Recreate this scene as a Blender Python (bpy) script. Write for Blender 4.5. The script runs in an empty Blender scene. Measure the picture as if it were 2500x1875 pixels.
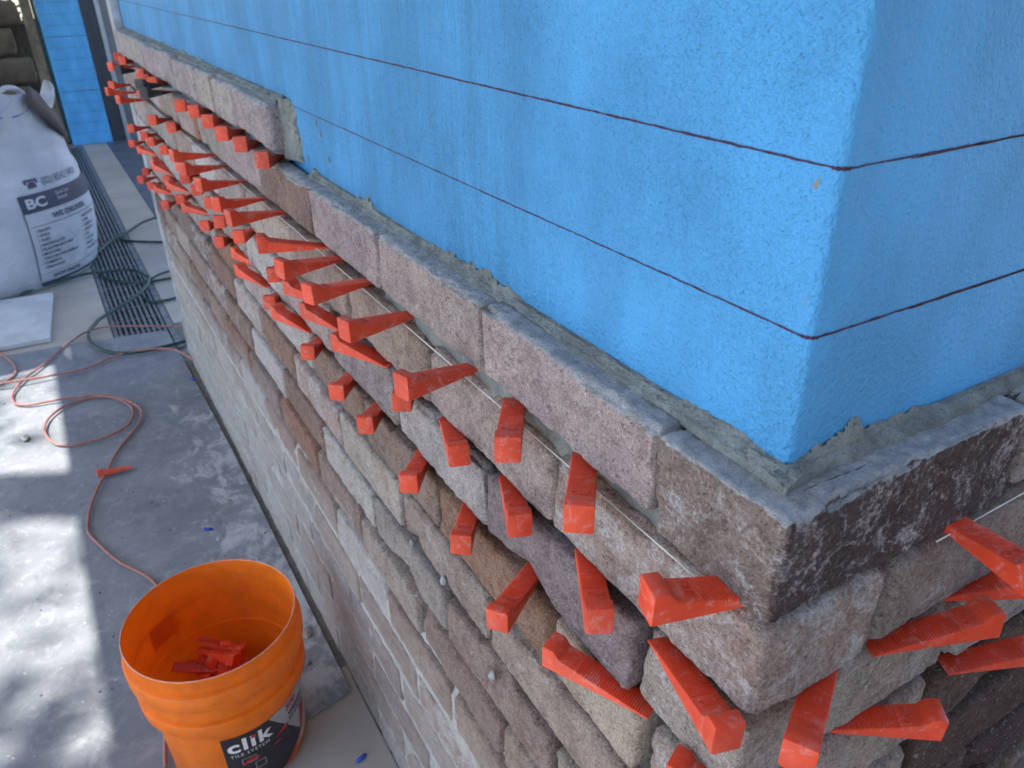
import bpy, math, random
import numpy as np
from mathutils import Matrix, Vector
R_ = random.Random(7)
NR = np.random.RandomState(11)
scene = bpy.context.scene
COL = scene.collection
rad = math.radians
ROOF_X, ROOF_Y = 4.5, -1.68
CAM_LOC=(0.23299,-0.31246,1.35554)
CAM_ROT=[[0.5085125, -0.4055473, 0.7595699], [0.8609574, 0.2527337, -0.44145], [-0.0129401, 0.8784401, 0.4776772]]
CAM_F=1891.948
WEDGES=[
(0, 'L', -0.017, -0.0804, -106.0),
(0, 'L', -0.0973, -0.0709, -37.9),
(0, 'L', -0.1943, -0.0692, -34.1),
(0, 'L', -0.3287, -0.0982, -75.9),
(0, 'L', -0.4696, -0.0997, -75.9),
(0, 'L', -0.5848, -0.1008, -72.2),
(0, 'L', -0.6846, -0.1051, -71.3),
(0, 'L', -0.7994, -0.1022, -104.1),
(0, 'L', -0.9407, -0.1077, -75.7),
(0, 'L', -1.0263, -0.107, -64.9),
(0, 'L', -1.171, -0.1065, -64.1),
(0, 'L', -1.3078, -0.107, -65.0),
(0, 'L', -1.4439, -0.1039, -75.9),
(1, 'L', -1.9884, -0.051, -31.1),
(0, 'L', -1.7641, -0.0503, -20.9),
(0, 'L', -1.8939, -0.0735, -34.0),
(1, 'L', -2.3754, -0.0823, -38.0),
(0, 'L', -2.3071, -0.1033, -60.3),
(0, 'L', -2.505, -0.112, -74.7),
(0, 'L', -2.6532, -0.0833, -46.2),
(-1, 'L', -0.9122, -0.0526, -32.2),
(-1, 'L', -1.0418, -0.0518, -31.6),
(-1, 'L', -1.1487, -0.0562, -34.0),
(-1, 'L', -1.2817, -0.052, -31.8),
(-1, 'L', -1.4107, -0.0513, -30.5),
(-1, 'L', -1.5009, -0.0597, -20.5),
(-1, 'L', -1.7699, -0.0988, -54.0),
(-1, 'L', -1.9227, -0.0492, -29.8),
(-1, 'L', -1.9916, -0.0593, -20.2),
(-1, 'L', -2.1334, -0.0508, -30.9),
(-1, 'L', -2.3523, -0.0979, -53.0),
(-1, 'L', -2.5073, -0.0504, -30.6),
(-1, 'L', -2.6425, -0.0478, -12.1),
(1, 'L', 0.0307, -0.0474, -15.6),
(1, 'L', -0.0861, -0.0575, -29.8),
(1, 'L', -0.2079, -0.0508, -24.4),
(1, 'L', -0.3275, -0.0463, -19.5),
(1, 'L', -0.4525, -0.052, -31.7),
(1, 'L', -0.6431, -0.0577, -155.5),
(1, 'L', -0.7641, -0.0594, -159.7),
(1, 'L', -0.8631, -0.0562, -145.2),
(1, 'L', -0.9159, -0.0614, -25.5),
(1, 'L', -1.1378, -0.0618, -33.1),
(1, 'L', -1.2499, -0.0716, -29.3),
(1, 'L', -1.3959, -0.0599, -34.8),
(1, 'L', -1.5141, -0.0598, -20.5),
(1, 'L', -1.636, -0.0616, -21.8),
(1, 'L', -1.7847, -0.0487, -150.5),
(1, 'L', -2.1268, -0.0632, -32.9),
(1, 'L', -2.2286, -0.066, -25.0),
(2, 'L', -2.5119, -0.0594, -145.0),
(2, 'L', -2.6198, -0.0682, -31.5),
(2, 'L', -0.1515, -0.0582, -153.5),
(2, 'L', -0.1989, -0.0796, -54.8),
(2, 'L', -0.3045, -0.0614, -35.7),
(2, 'L', -0.4236, -0.0634, -37.0),
(2, 'L', -0.5645, -0.059, -36.9),
(2, 'L', -0.6642, -0.0616, -38.9),
(2, 'L', -0.8028, -0.0579, -36.1),
(2, 'L', -0.9885, -0.0526, -157.8),
(2, 'L', -1.0266, -0.0531, -32.5),
(2, 'L', -1.2263, -0.0562, -160.4),
(2, 'L', -1.3315, -0.0381, -157.7),
(2, 'L', -1.409, -0.0533, -32.7),
(2, 'L', -1.5439, -0.0548, -33.8),
(2, 'L', -1.738, -0.063, -142.4),
(2, 'L', -1.8103, -0.0597, -22.8),
(2, 'L', -1.9848, -0.0573, -147.5),
(2, 'L', -2.0341, -0.0544, -31.0),
(2, 'L', -2.2445, -0.0539, -157.1),
(2, 'L', -2.3024, -0.0481, -151.0),
(3, 'L', -2.1204, -0.0642, -23.7),
(3, 'L', -2.339, -0.0542, -146.7),
(3, 'L', -2.375, -0.065, -24.3),
(3, 'L', -2.478, -0.0804, -36.3),
(3, 'L', -2.5831, -0.0505, -13.9),
(2, 'L', -0.0175, -0.0413, -155.5),
(1, 'R', 0.0618, -0.0222, -59.9),
(1, 'R', 0.055, 0.186, 68.2),
(2, 'R', 0.0576, 0.1546, 54.2),
(2, 'R', 0.0612, 0.3009, 66.0),
(0, 'R', 0.0957, 0.1295, -14.1),
(1, 'R', 0.0504, 0.2521, 59.4),
]
P_cable=[(-3.064, 0.012), (-3.141, -0.104), (-3.227, -0.247), (-3.247, -0.316), (-3.225, -0.377), (-3.17, -0.42), (-3.111, -0.462), (-3.018, -0.509), (-2.955, -0.551), (-2.904, -0.588), (-2.841, -0.619), (-2.784, -0.637), (-2.729, -0.638), (-2.686, -0.623), (-2.658, -0.583), (-2.647, -0.523), (-2.629, -0.442), (-2.608, -0.38), (-2.578, -0.341), (-2.522, -0.305), (-2.456, -0.283), (-2.395, -0.285), (-2.337, -0.302), (-2.306, -0.33), (-2.285, -0.372), (-2.284, -0.43), (-2.294, -0.482), (-2.323, -0.521), (-2.382, -0.544), (-2.442, -0.551), (-2.503, -0.54), (-2.549, -0.516), (-2.587, -0.478), (-2.606, -0.422), (-2.595, -0.369), (-2.555, -0.322), (-2.5, -0.286), (-2.432, -0.261), (-2.378, -0.258), (-2.32, -0.276), (-2.264, -0.308), (-2.198, -0.347), (-2.13, -0.377), (-2.063, -0.399), (-2.014, -0.421), (-1.947, -0.445), (-1.882, -0.464), (-1.814, -0.474), (-1.769, -0.473), (-1.7, -0.452), (-1.653, -0.437), (-1.597, -0.414), (-1.549, -0.385), (-1.507, -0.362), (-1.458, -0.347), (-1.389, -0.339), (-1.243, -0.357), (-1.09, -0.385), (-0.989, -0.404), (-0.927, -0.414)]
P_cable2=[(-2.907, -0.763), (-2.868, -0.681), (-2.864, -0.656), (-2.857, -0.598), (-2.852, -0.504), (-2.853, -0.407), (-2.881, -0.35), (-2.916, -0.282), (-2.906, -0.212), (-2.881, -0.143), (-2.837, -0.087), (-2.771, -0.049), (-2.681, -0.02)]
P_cable3=[(-3.27, -0.715), (-3.212, -0.679), (-3.142, -0.653), (-3.069, -0.632), (-3.001, -0.624), (-2.945, -0.634), (-2.913, -0.66), (-2.903, -0.681), (-2.893, -0.722)]
P_hA=[(-4.82, 0.172), (-4.75, 0.074), (-4.64, -0.031), (-4.525, -0.131), (-4.394, -0.189), (-4.299, -0.242), (-4.172, -0.326), (-4.052, -0.435), (-3.933, -0.522), (-3.872, -0.584)]
P_hB=[(-4.347, 0.146), (-4.433, 0.031), (-4.506, -0.047), (-4.579, -0.079)]
P_hC=[(-3.829, 0.104), (-3.791, 0.019), (-3.749, -0.029), (-3.782, -0.039), (-3.894, -0.07), (-3.956, -0.125), (-3.977, -0.215), (-3.996, -0.289), (-3.97, -0.39), (-3.929, -0.489)]
P_hD=[(-3.731, 0.098), (-3.733, 0.01), (-3.745, -0.065), (-3.79, -0.135), (-3.876, -0.2), (-3.983, -0.24)]
P_hE=[(-3.779, -0.033), (-3.67, -0.055), (-3.568, -0.104), (-3.47, -0.174), (-3.395, -0.242), (-3.32, -0.303), (-3.299, -0.311), (-3.226, -0.343), (-3.144, -0.355), (-3.051, -0.344), (-2.977, -0.313), (-2.924, -0.262), (-2.904, -0.198), (-2.901, -0.116), (-2.909, -0.05), (-2.919, 0.003)]
P_hF=[(-3.463, 0.061), (-3.445, -0.011), (-3.464, -0.066), (-3.53, -0.095)]
# ------------------------------------------------------------------ camera
cam_d = bpy.data.cameras.new('camera')
cam = bpy.data.objects.new('camera', cam_d)
COL.objects.link(cam)
m = Matrix([list(r) + [0] for r in CAM_ROT] + [[0, 0, 0, 1]])
cam.matrix_world = Matrix.Translation(CAM_LOC) @ m
cam_d.sensor_width = 36
cam_d.lens = CAM_F / 2500 * 36
cam_d.clip_start = 0.02
cam_d.clip_end = 400
cam_d.dof.use_dof = True
cam_d.dof.focus_distance = 0.62
cam_d.dof.aperture_fstop = 15.0
scene.camera = cam
# ------------------------------------------------------------------ light
SUN_EL, SUN_AZ = rad(60), math.atan2(-0.84, -0.54)     # towards the sun: from -y and a little -x
w = bpy.data.worlds.new('World')
scene.world = w
w.use_nodes = True
nt = w.node_tree
sky = nt.nodes.new('ShaderNodeTexSky')
sky.sky_type = 'NISHITA'
sky.sun_disc = False
sky.sun_elevation = SUN_EL
sky.sun_rotation = math.pi / 2 - SUN_AZ
sky.air_density = 1.0
sky.dust_density = 1.5
bg = nt.nodes['Background']
nt.links.new(sky.outputs[0], bg.inputs[0])
bg.inputs[1].default_value = 0.15
sd = bpy.data.lights.new('sun', 'SUN')
sd.energy = 3.8
sd.angle = rad(0.53)
sd.color = (1, 0.95, 0.86)
sun = bpy.data.objects.new('sun', sd)
COL.objects.link(sun)
sdir = Vector((math.cos(SUN_EL) * math.cos(SUN_AZ), math.cos(SUN_EL) * math.sin(SUN_AZ), math.sin(SUN_EL)))
sun.rotation_euler = sdir.to_track_quat('Z', 'Y').to_euler()
sun.location = (-3, -4, 8)
vs = scene.view_settings
vs.view_transform = 'Standard'
vs.look = 'None'
vs.gamma = 1
vs.use_curve_mapping = False
vs.exposure = 1.65

# ------------------------------------------------------------------ noise in numpy
_T = NR.rand(4096)
def _h(ix, iy, iz):
    n = (ix * 73856093) ^ (iy * 19349663) ^ (iz * 83492791)
    n = (n ^ (n >> 13)) * 1274126177
    return _T[(n ^ (n >> 16)) & 4095]
def vnoise(P, s):
    Q = np.asarray(P, float) * s + 137.31
    i = np.floor(Q).astype(np.int64)
    f = Q - i
    u = f * f * (3 - 2 * f)
    r = 0
    for dx in (0, 1):
        for dy in (0, 1):
            for dz in (0, 1):
                wt = (u[:, 0] if dx else 1 - u[:, 0]) * (u[:, 1] if dy else 1 - u[:, 1]) * (u[:, 2] if dz else 1 - u[:, 2])
                r = r + wt * _h(i[:, 0] + dx, i[:, 1] + dy, i[:, 2] + dz)
    return r * 2 - 1
def fbm(P, s, o=3):
    r = 0; a = 1; t = 0
    for k in range(o):
        r = r + a * vnoise(P, s * 2.03 ** k); t += a; a *= .5
    return r / t

# ------------------------------------------------------------------ objects
def obj(name, verts, faces, mat=None, parent=None, smooth=False, loc=None):
    me = bpy.data.meshes.new(name)
    me.from_pydata([tuple(v) for v in verts], [], faces)
    me.update()
    if smooth:
        me.polygons.foreach_set('use_smooth', [True] * len(me.polygons))
    return inst(name, me, mat, parent, loc)
def inst(name, me, mat=None, parent=None, loc=None):
    o = bpy.data.objects.new(name, me)
    COL.objects.link(o)
    if mat and not me.materials:
        me.materials.append(mat)
    if loc is not None:
        o.location = loc
    if parent:
        o.parent = parent
    return o
def thing(name, label, cat, group=None, loc=(0, 0, 0)):
    o = bpy.data.objects.new(name, None)
    COL.objects.link(o)
    o.location = loc
    o.empty_display_size = .05
    return tag(o, label, cat, group)
def tag(o, label, cat, group=None):
    o['label'] = label; o['category'] = cat
    if group: o['group'] = group
    return o
def struct(o):
    o['kind'] = 'structure'; return o
def boxv(x0, x1, y0, y1, z0, z1):
    v = [(x, y, z) for x in (x0, x1) for y in (y0, y1) for z in (z0, z1)]
    f = [(0, 1, 3, 2), (4, 6, 7, 5), (0, 4, 5, 1), (2, 3, 7, 6), (0, 2, 6, 4), (1, 5, 7, 3)]
    return v, f
def box(name, b, mat, parent=None, bevel=0):
    v, f = boxv(*b)
    o = obj(name, v, f, mat, parent)
    if bevel:
        md = o.modifiers.new('b', 'BEVEL'); md.width = bevel; md.segments = 2
    return o
def tube(name, pts, r, mat, parent=None, n=8, z=None, close=False, rfun=None):
    P = np.array(pts, float)
    # catmull-rom resample
    out = []
    K = len(P)
    for i in range(K - 1):
        p0, p1, p2, p3 = P[max(i - 1, 0)], P[i], P[i + 1], P[min(i + 2, K - 1)]
        for t in np.linspace(0, 1, 5)[:-1]:
            out.append(.5 * ((2 * p1) + (-p0 + p2) * t + (2 * p0 - 5 * p1 + 4 * p2 - p3) * t * t + (-p0 + 3 * p1 - 3 * p2 + p3) * t ** 3))
    out.append(P[-1])
    Q = np.array(out)
    T = np.gradient(Q, axis=0)
    T /= np.linalg.norm(T, axis=1)[:, None] + 1e-9
    U = np.cross(T, (0, 0, 1.)); U /= np.linalg.norm(U, axis=1)[:, None] + 1e-9
    V = np.cross(U, T)
    vs_ = []; fs = []
    for i in range(len(Q)):
        for k in range(n):
            a = 2 * math.pi * k / n
            vs_.append(Q[i] + r * (math.cos(a) * U[i] + math.sin(a) * V[i]))
    for i in range(len(Q) - 1):
        for k in range(n):
            k2 = (k + 1) % n
            fs.append((i * n + k, i * n + k2, (i + 1) * n + k2, (i + 1) * n + k))
    fs.append(tuple(range(n))[::-1]); fs.append(tuple(len(vs_) - n + k for k in range(n)))
    return obj(name, vs_, fs, mat, parent, smooth=True)

# ------------------------------------------------------------------ material helper
class M:
    def __init__(s, name, rough=.6, spec=.4):
        s.m = bpy.data.materials.new(name); s.m.use_nodes = True
        s.t = s.m.node_tree; s.b = s.t.nodes['Principled BSDF']
        s.b.inputs['Roughness'].default_value = rough
        s.b.inputs['Specular IOR Level'].default_value = spec
        s.o = s.t.nodes['Material Output']
    def n(s, typ, **k):
        x = s.t.nodes.new('ShaderNode' + typ)
        for a, v in k.items(): setattr(x, a, v)
        return x
    def l(s, a, b): s.t.links.new(a, b)
    def setin(s, sock, v):
        if hasattr(v, 'is_linked') or hasattr(v, 'links'): s.l(v, sock)
        else: sock.default_value = v
    def coord(s, kind='Object', scale=(1, 1, 1), jitter=False):
        if kind == 'World':
            c = s.n('NewGeometry').outputs['Position']
        else:
            c = s.n('TexCoord').outputs[kind]
        mp = s.n('Mapping'); mp.inputs['Scale'].default_value = scale
        s.l(c, mp.inputs['Vector'])
        if jitter:
            oi = s.n('ObjectInfo'); mu = s.n('VectorMath', operation='SCALE')
            mu.inputs[0].default_value = (37, 53, 71); s.l(oi.outputs['Random'], mu.inputs['Scale'])
            s.l(mu.outputs[0], mp.inputs['Location'])
        return mp.outputs[0]
    def noise(s, vec, scale, detail=4, rough=.6, dist=0):
        x = s.n('TexNoise'); x.inputs['Scale'].default_value = scale
        x.inputs['Detail'].default_value = detail; x.inputs['Roughness'].default_value = rough
        x.inputs['Distortion'].default_value = dist
        s.l(vec, x.inputs['Vector']); return x.outputs['Fac']
    def ramp(s, fac, a, b, va=0., vb=1.):
        x = s.n('MapRange'); x.clamp = True; x.interpolation_type = 'SMOOTHSTEP'
        x.inputs['From Min'].default_value = a; x.inputs['From Max'].default_value = b
        x.inputs['To Min'].default_value = va; x.inputs['To Max'].default_value = vb
        s.l(fac, x.inputs['Value']); return x.outputs[0]
    def mix(s, fac, a, b, mode='MIX'):
        x = s.n('Mix', data_type='RGBA', blend_type=mode)
        s.setin(x.inputs[0], fac)
        for sock, v in ((x.inputs[6], a), (x.inputs[7], b)):
            if isinstance(v, tuple): sock.default_value = (*v, 1) if len(v) == 3 else v
            else: s.l(v, sock)
        return x.outputs[2]
    def math(s, op, a, b=0.):
        x = s.n('Math', operation=op); s.setin(x.inputs[0], a); s.setin(x.inputs[1], b); return x.outputs[0]
    def color(s, v):
        if isinstance(v, tuple): s.b.inputs['Base Color'].default_value = (*v, 1)
        else: s.l(v, s.b.inputs['Base Color'])
        return s
    def bump(s, h, dist, strength=1., prev=None):
        x = s.n('Bump'); x.inputs['Distance'].default_value = dist; x.inputs['Strength'].default_value = strength
        s.l(h, x.inputs['Height'])
        if prev: s.l(prev, x.inputs['Normal'])
        return x.outputs[0]
    def normal(s, n): s.l(n, s.b.inputs['Normal']); return s
def plain(name, c, rough=.6, spec=.4, var=.25, scale=20, bump=0, metal=0):
    q = M(name, rough, spec)
    v = q.coord('Object')
    n = q.noise(v, scale, 5)
    q.color(q.mix(q.ramp(n, .3, .7), tuple(x * (1 - var) for x in c), tuple(min(1, x * (1 + var)) for x in c)))
    if bump: q.normal(q.bump(q.noise(v, scale * 6, 4), bump))
    q.b.inputs['Metallic'].default_value = metal
    return q.m

# brick: base colour and lime amount come from the object's own colour
def brick_material():
    q = M('brick_clay', .88, .25)
    oi = q.n('ObjectInfo')
    v = q.coord('Object', jitter=True)
    n1 = q.noise(v, 14, 6, .62, .4)
    n2 = q.noise(v, 42, 6, .7, .8)
    fine = q.noise(v, 330, 4, .75)
    grit = q.noise(v, 800, 2, .6)
    lift = q.n('HueSaturation'); lift.inputs['Value'].default_value = 1.28; lift.inputs['Saturation'].default_value = .92; q.l(oi.outputs['Color'], lift.inputs['Color'])
    base = lift.outputs[0]
    hs = q.n('HueSaturation'); hs.inputs['Hue'].default_value = .485; hs.inputs['Saturation'].default_value = 1.35
    hs.inputs['Value'].default_value = .62; q.l(base, hs.inputs['Color'])
    c = q.mix(q.ramp(n2, .42, .66, 0, .75), base, hs.outputs[0])
    c = q.mix(q.ramp(n1, .25, .75, 0, 1), c, q.mix(1., c, (1.28, 1.24, 1.22), 'MULTIPLY'))
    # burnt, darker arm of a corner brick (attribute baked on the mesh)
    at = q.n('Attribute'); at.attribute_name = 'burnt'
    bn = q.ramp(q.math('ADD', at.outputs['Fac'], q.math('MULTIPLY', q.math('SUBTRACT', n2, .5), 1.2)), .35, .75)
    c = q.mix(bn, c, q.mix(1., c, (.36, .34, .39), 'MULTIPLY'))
    # pale and dark grains
    c = q.mix(q.ramp(fine, .53, .68, 0, .8), c, q.mix(1., c, (1.75, 1.70, 1.65), 'MULTIPLY'))
    c = q.mix(q.ramp(fine, .47, .33, 0, .85), c, q.mix(1., c, (.42, .40, .40), 'MULTIPLY'))
    c = q.mix(q.ramp(grit, .47, .30, 0, .75), c, q.mix(1., c, (.45, .43, .42), 'MULTIPLY'))
    sp3 = q.noise(v, 170, 4, .75)
    c = q.mix(q.ramp(sp3, .57, .68, 0, .6), c, (.46, .42, .38))
    c = q.mix(q.ramp(sp3, .42, .33, 0, .75), c, q.mix(1., c, (.40, .36, .36), 'MULTIPLY'))
    # efflorescence patches
    al = oi.outputs['Alpha']
    ln = q.noise(v, 24, 7, .72, 1.2)
    lf = q.noise(v, 260, 4, .75)
    lsum = q.math('ADD', ln, q.math('MULTIPLY', q.math('SUBTRACT', lf, .5), .55))
    thr = q.math('SUBTRACT', .70, q.math('MULTIPLY', al, .46))
    lm = q.ramp(q.math('SUBTRACT', lsum, thr), -.03, .20, 0, .85)
    c = q.mix(lm, c, q.mix(q.ramp(lf, .4, .6), (.42, .40, .40), (.64, .62, .62)))
    # grout haze on the lower courses (a real wash of slurry)
    g = q.n('NewGeometry'); sp = q.n('SeparateXYZ'); q.l(g.outputs['Position'], sp.inputs[0])
    wv = q.coord('World')
    # adhesive dust trowelled over the upward faces of the two newest courses
    sn = q.n('SeparateXYZ'); q.l(g.outputs['Normal'], sn.inputs[0])
    upm = q.ramp(q.math('ADD', sn.outputs[2], q.math('MULTIPLY', q.math('SUBTRACT', lsum, .5), 1.5)), .30, .62)
    upm = q.math('MULTIPLY', upm, q.ramp(sp.outputs[2], 1.070, 1.080))
    dustc = q.mix(q.ramp(q.noise(wv, 60, 6, .7), .35, .65), (.34, .36, .375), (.60, .595, .605))
    c = q.mix(q.math('MULTIPLY', upm, .93), c, dustc)
    hz = q.math('ADD', sp.outputs[2], q.math('MULTIPLY', q.math('SUBTRACT', q.noise(wv, 5, 5, .65), .5), .28))
    ws = q.coord('World', scale=(1, 1, .25))
    hv = q.ramp(hz, .62, .34, 0, 1)
    soft = q.noise(q.coord('World', scale=(.35, 1, 1)), 22, 5, .6)
    hm = q.math('MULTIPLY', hv, q.math('MULTIPLY', q.ramp(soft, .28, .70, .58, .95), q.ramp(sp.outputs[0], -.6, -1.6, .62, 1.05)))
    c = q.mix(q.math('MINIMUM', hm, .86), c, q.mix(q.ramp(q.noise(v, 60, 5, .7), .3, .7), (.42, .385, .35), (.54, .515, .485)))
    q.color(c)
    vo = q.n('TexVoronoi'); vo.inputs['Scale'].default_value = 230; q.l(v, vo.inputs['Vector'])
    pits = q.ramp(vo.outputs['Distance'], .0, .28)
    b = q.bump(n2, .005, .9)
    b = q.bump(sp3, .0040, 1., b)
    b = q.bump(fine, .0026, 1., b)
    b = q.bump(pits, .0008, .6, b)
    q.normal(b)
    return q.m
MAT_BRICK = brick_material()

def mortar_material(name, c, wet=.8, sc=1.):
    q = M(name, wet, .35)
    v = q.coord('World')
    n = q.noise(v, 40, 6, .65); f = q.noise(v, 420 * sc, 4, .7)
    a = q.mix(q.ramp(n, .3, .7), tuple(x * .72 for x in c), tuple(x * 1.22 for x in c))
    a = q.mix(q.ramp(f, .5, .3, 0, .6), a, tuple(x * .45 for x in c))
    g = q.n('NewGeometry'); sp = q.n('SeparateXYZ'); q.l(g.outputs['Position'], sp.inputs[0])
    q.color(a)
    b = q.bump(n, .004, .9); b = q.bump(q.noise(v, 160, 5, .7), .003, 1., b); b = q.bump(f, .0018, 1., b); q.normal(b)
    return q.m
MAT_ADH = mortar_material('adhesive', (.29, .32, .305))
MAT_ADH_DARK = mortar_material('joint_mortar', (.105, .098, .095))
MAT_GROUT = mortar_material('grout', (.52, .50, .47))

def blue_material(name, c, streak=True):
    q = M(name, .42, .35)
    v = q.coord('World')
    vs1 = q.coord('World', scale=(1, 1, .06))
    g = q.n('NewGeometry'); sp = q.n('SeparateXYZ'); q.l(g.outputs['Position'], sp.inputs[0])
    st = q.noise(vs1, 260, 5, .7)
    st2 = q.noise(vs1, 40, 5, .6)
    big = q.noise(q.coord('World', scale=(1, 1, .5)), 9, 5, .6)
    peel = q.noise(v, 260, 3, .55)
    peel2 = q.noise(v, 620, 3, .6)
    # vertical brushing away from the corner, stipple close to it
    mb = q.ramp(q.math('ADD', sp.outputs[0], q.math('MULTIPLY', big, .18)), -.12, -.28)
    d = q.mix(q.ramp(big, .3, .7), tuple(x * .84 for x in c), tuple(min(1, x * 1.13) for x in c))
    d = q.mix(q.math('MULTIPLY', mb, q.ramp(st2, .42, .72, 0, .55)), d, tuple(x * .74 for x in c))
    d = q.mix(q.math('MULTIPLY', mb, q.ramp(st, .55, .35, 0, .35)), d, tuple(x * .6 for x in c))
    pk = q.ramp(peel, .38, .22, 0, .35)
    d = q.mix(pk, d, tuple(x * .55 for x in c))
    # tiny worn specks showing sandy render
    wn = q.noise(q.coord('World', scale=(1, 1, .6)), 55, 3, .5)
    edge = q.ramp(q.math('ABSOLUTE', q.math('ADD', sp.outputs[0], .016)), .012, .004)
    d = q.mix(q.math('MULTIPLY', q.ramp(wn, .70, .73), edge), d, (.26, .30, .30))
    q.color(d)
    q.b.inputs['Roughness'].default_value = .5
    nr = q.n('SeparateXYZ'); q.l(g.outputs['Normal'], nr.inputs[0])
    smooth_r = q.ramp(nr.outputs[0], .3, .8, 1., .45)
    sizev = q.noise(v, 6, 3, .5)
    pe = q.math('MULTIPLY', q.math('MULTIPLY', peel, smooth_r), q.ramp(sizev, .3, .7, .7, 1.25))
    b = q.bump(pe, .0048, 1.)
    b = q.bump(peel2, .0010, .8, b)
    bb = q.n('Bump'); bb.inputs['Distance'].default_value = .0045; q.l(q.math('MULTIPLY', mb, st), bb.inputs['Height']); q.l(b, bb.inputs['Normal'])
    q.normal(bb.outputs[0])
    return q.m
MAT_BLUE = blue_material('blue_membrane', (.088, .395, .79))
MAT_INK = plain('marker_ink', (.045, .014, .055), .6, var=.5, scale=300)

def plastic(name, c, rough=.36, chalk=.5):
    q = M(name, rough, .5)
    v = q.coord('Object', jitter=True)
    n = q.noise(v, 30, 4)
    oi = q.n('ObjectInfo')
    a = q.mix(q.ramp(n, .3, .7), tuple(x * .88 for x in c), tuple(min(1, x * 1.10) for x in c))
    a = q.mix(oi.outputs['Random'], q.mix(1., a, (.84, .84, .84), 'MULTIPLY'), q.mix(1., a, (1.12, 1.15, 1.15), 'MULTIPLY'))
    s1 = q.noise(v, 70, 6, .7, 1.); s2 = q.noise(v, 600, 3, .7)
    dust = q.math('MULTIPLY', q.ramp(s1, .50, .70), q.ramp(s2, .36, .58))
    a = q.mix(q.math('MULTIPLY', dust, chalk), a, (.62, .50, .48))
    q.color(a)
    q.b.inputs['Subsurface Weight'].default_value = 0
    q.l(q.ramp(s1, .4, .8, rough, rough + .3), q.b.inputs['Roughness'])
    b = q.bump(s2, .0002, .5); q.normal(b)
    return q.m
MAT_RED = plastic('red_plastic', (.74, .070, .028), .3)
MAT_BLACK = plastic('black_plastic', (.03, .035, .045), .45)
MAT_ORANGE = plastic('orange_plastic', (.92, .235, .016), .30, .18)
_b = MAT_ORANGE.node_tree.nodes['Principled BSDF']
_t = MAT_ORANGE.node_tree
_mx = _t.nodes.new('ShaderNodeMixShader'); _tr = _t.nodes.new('ShaderNodeBsdfTranslucent')
_tr.inputs[0].default_value = (.95, .40, .06, 1); _mx.inputs[0].default_value = .38
_t.links.new(_b.outputs[0], _mx.inputs[1]); _t.links.new(_tr.outputs[0], _mx.inputs[2])
_t.links.new(_mx.outputs[0], _t.nodes['Material Output'].inputs[0])
MAT_STRING = plain('string', (.75, .74, .68), .7)

ZT = 1.27          # height of the upper marker line
def ztop(k): return ZT - .170 - .086 * k
# ------------------------------------------------------------------ bricks
_topo = {}
def topo(nu, nv, nw):
    key = (nu, nv, nw)
    if key in _topo: return _topo[key]
    idx = {}; pts = []; fc = []
    def g(i, j, k):
        t = (i, j, k)
        if t not in idx: idx[t] = len(pts); pts.append(t)
        return idx[t]
    for i in range(nu):
        for j in range(nv):
            fc.append((g(i, j, 0), g(i + 1, j, 0), g(i + 1, j + 1, 0), g(i, j + 1, 0)))
            fc.append((g(i, j, nw), g(i, j + 1, nw), g(i + 1, j + 1, nw), g(i + 1, j, nw)))
    for i in range(nu):
        for k in range(nw):
            fc.append((g(i, 0, k), g(i, 0, k + 1), g(i + 1, 0, k + 1), g(i + 1, 0, k)))
            fc.append((g(i, nv, k), g(i + 1, nv, k), g(i + 1, nv, k + 1), g(i, nv, k + 1)))
    for j in range(nv):
        for k in range(nw):
            fc.append((g(0, j, k), g(0, j + 1, k), g(0, j + 1, k + 1), g(0, j, k + 1)))
            fc.append((g(nu, j, k), g(nu, j, k + 1), g(nu, j + 1, k + 1), g(nu, j + 1, k)))
    _topo[key] = (np.array(pts, float) / (nu, nv, nw), fc)
    return _topo[key]
seed_n = [0]
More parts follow.
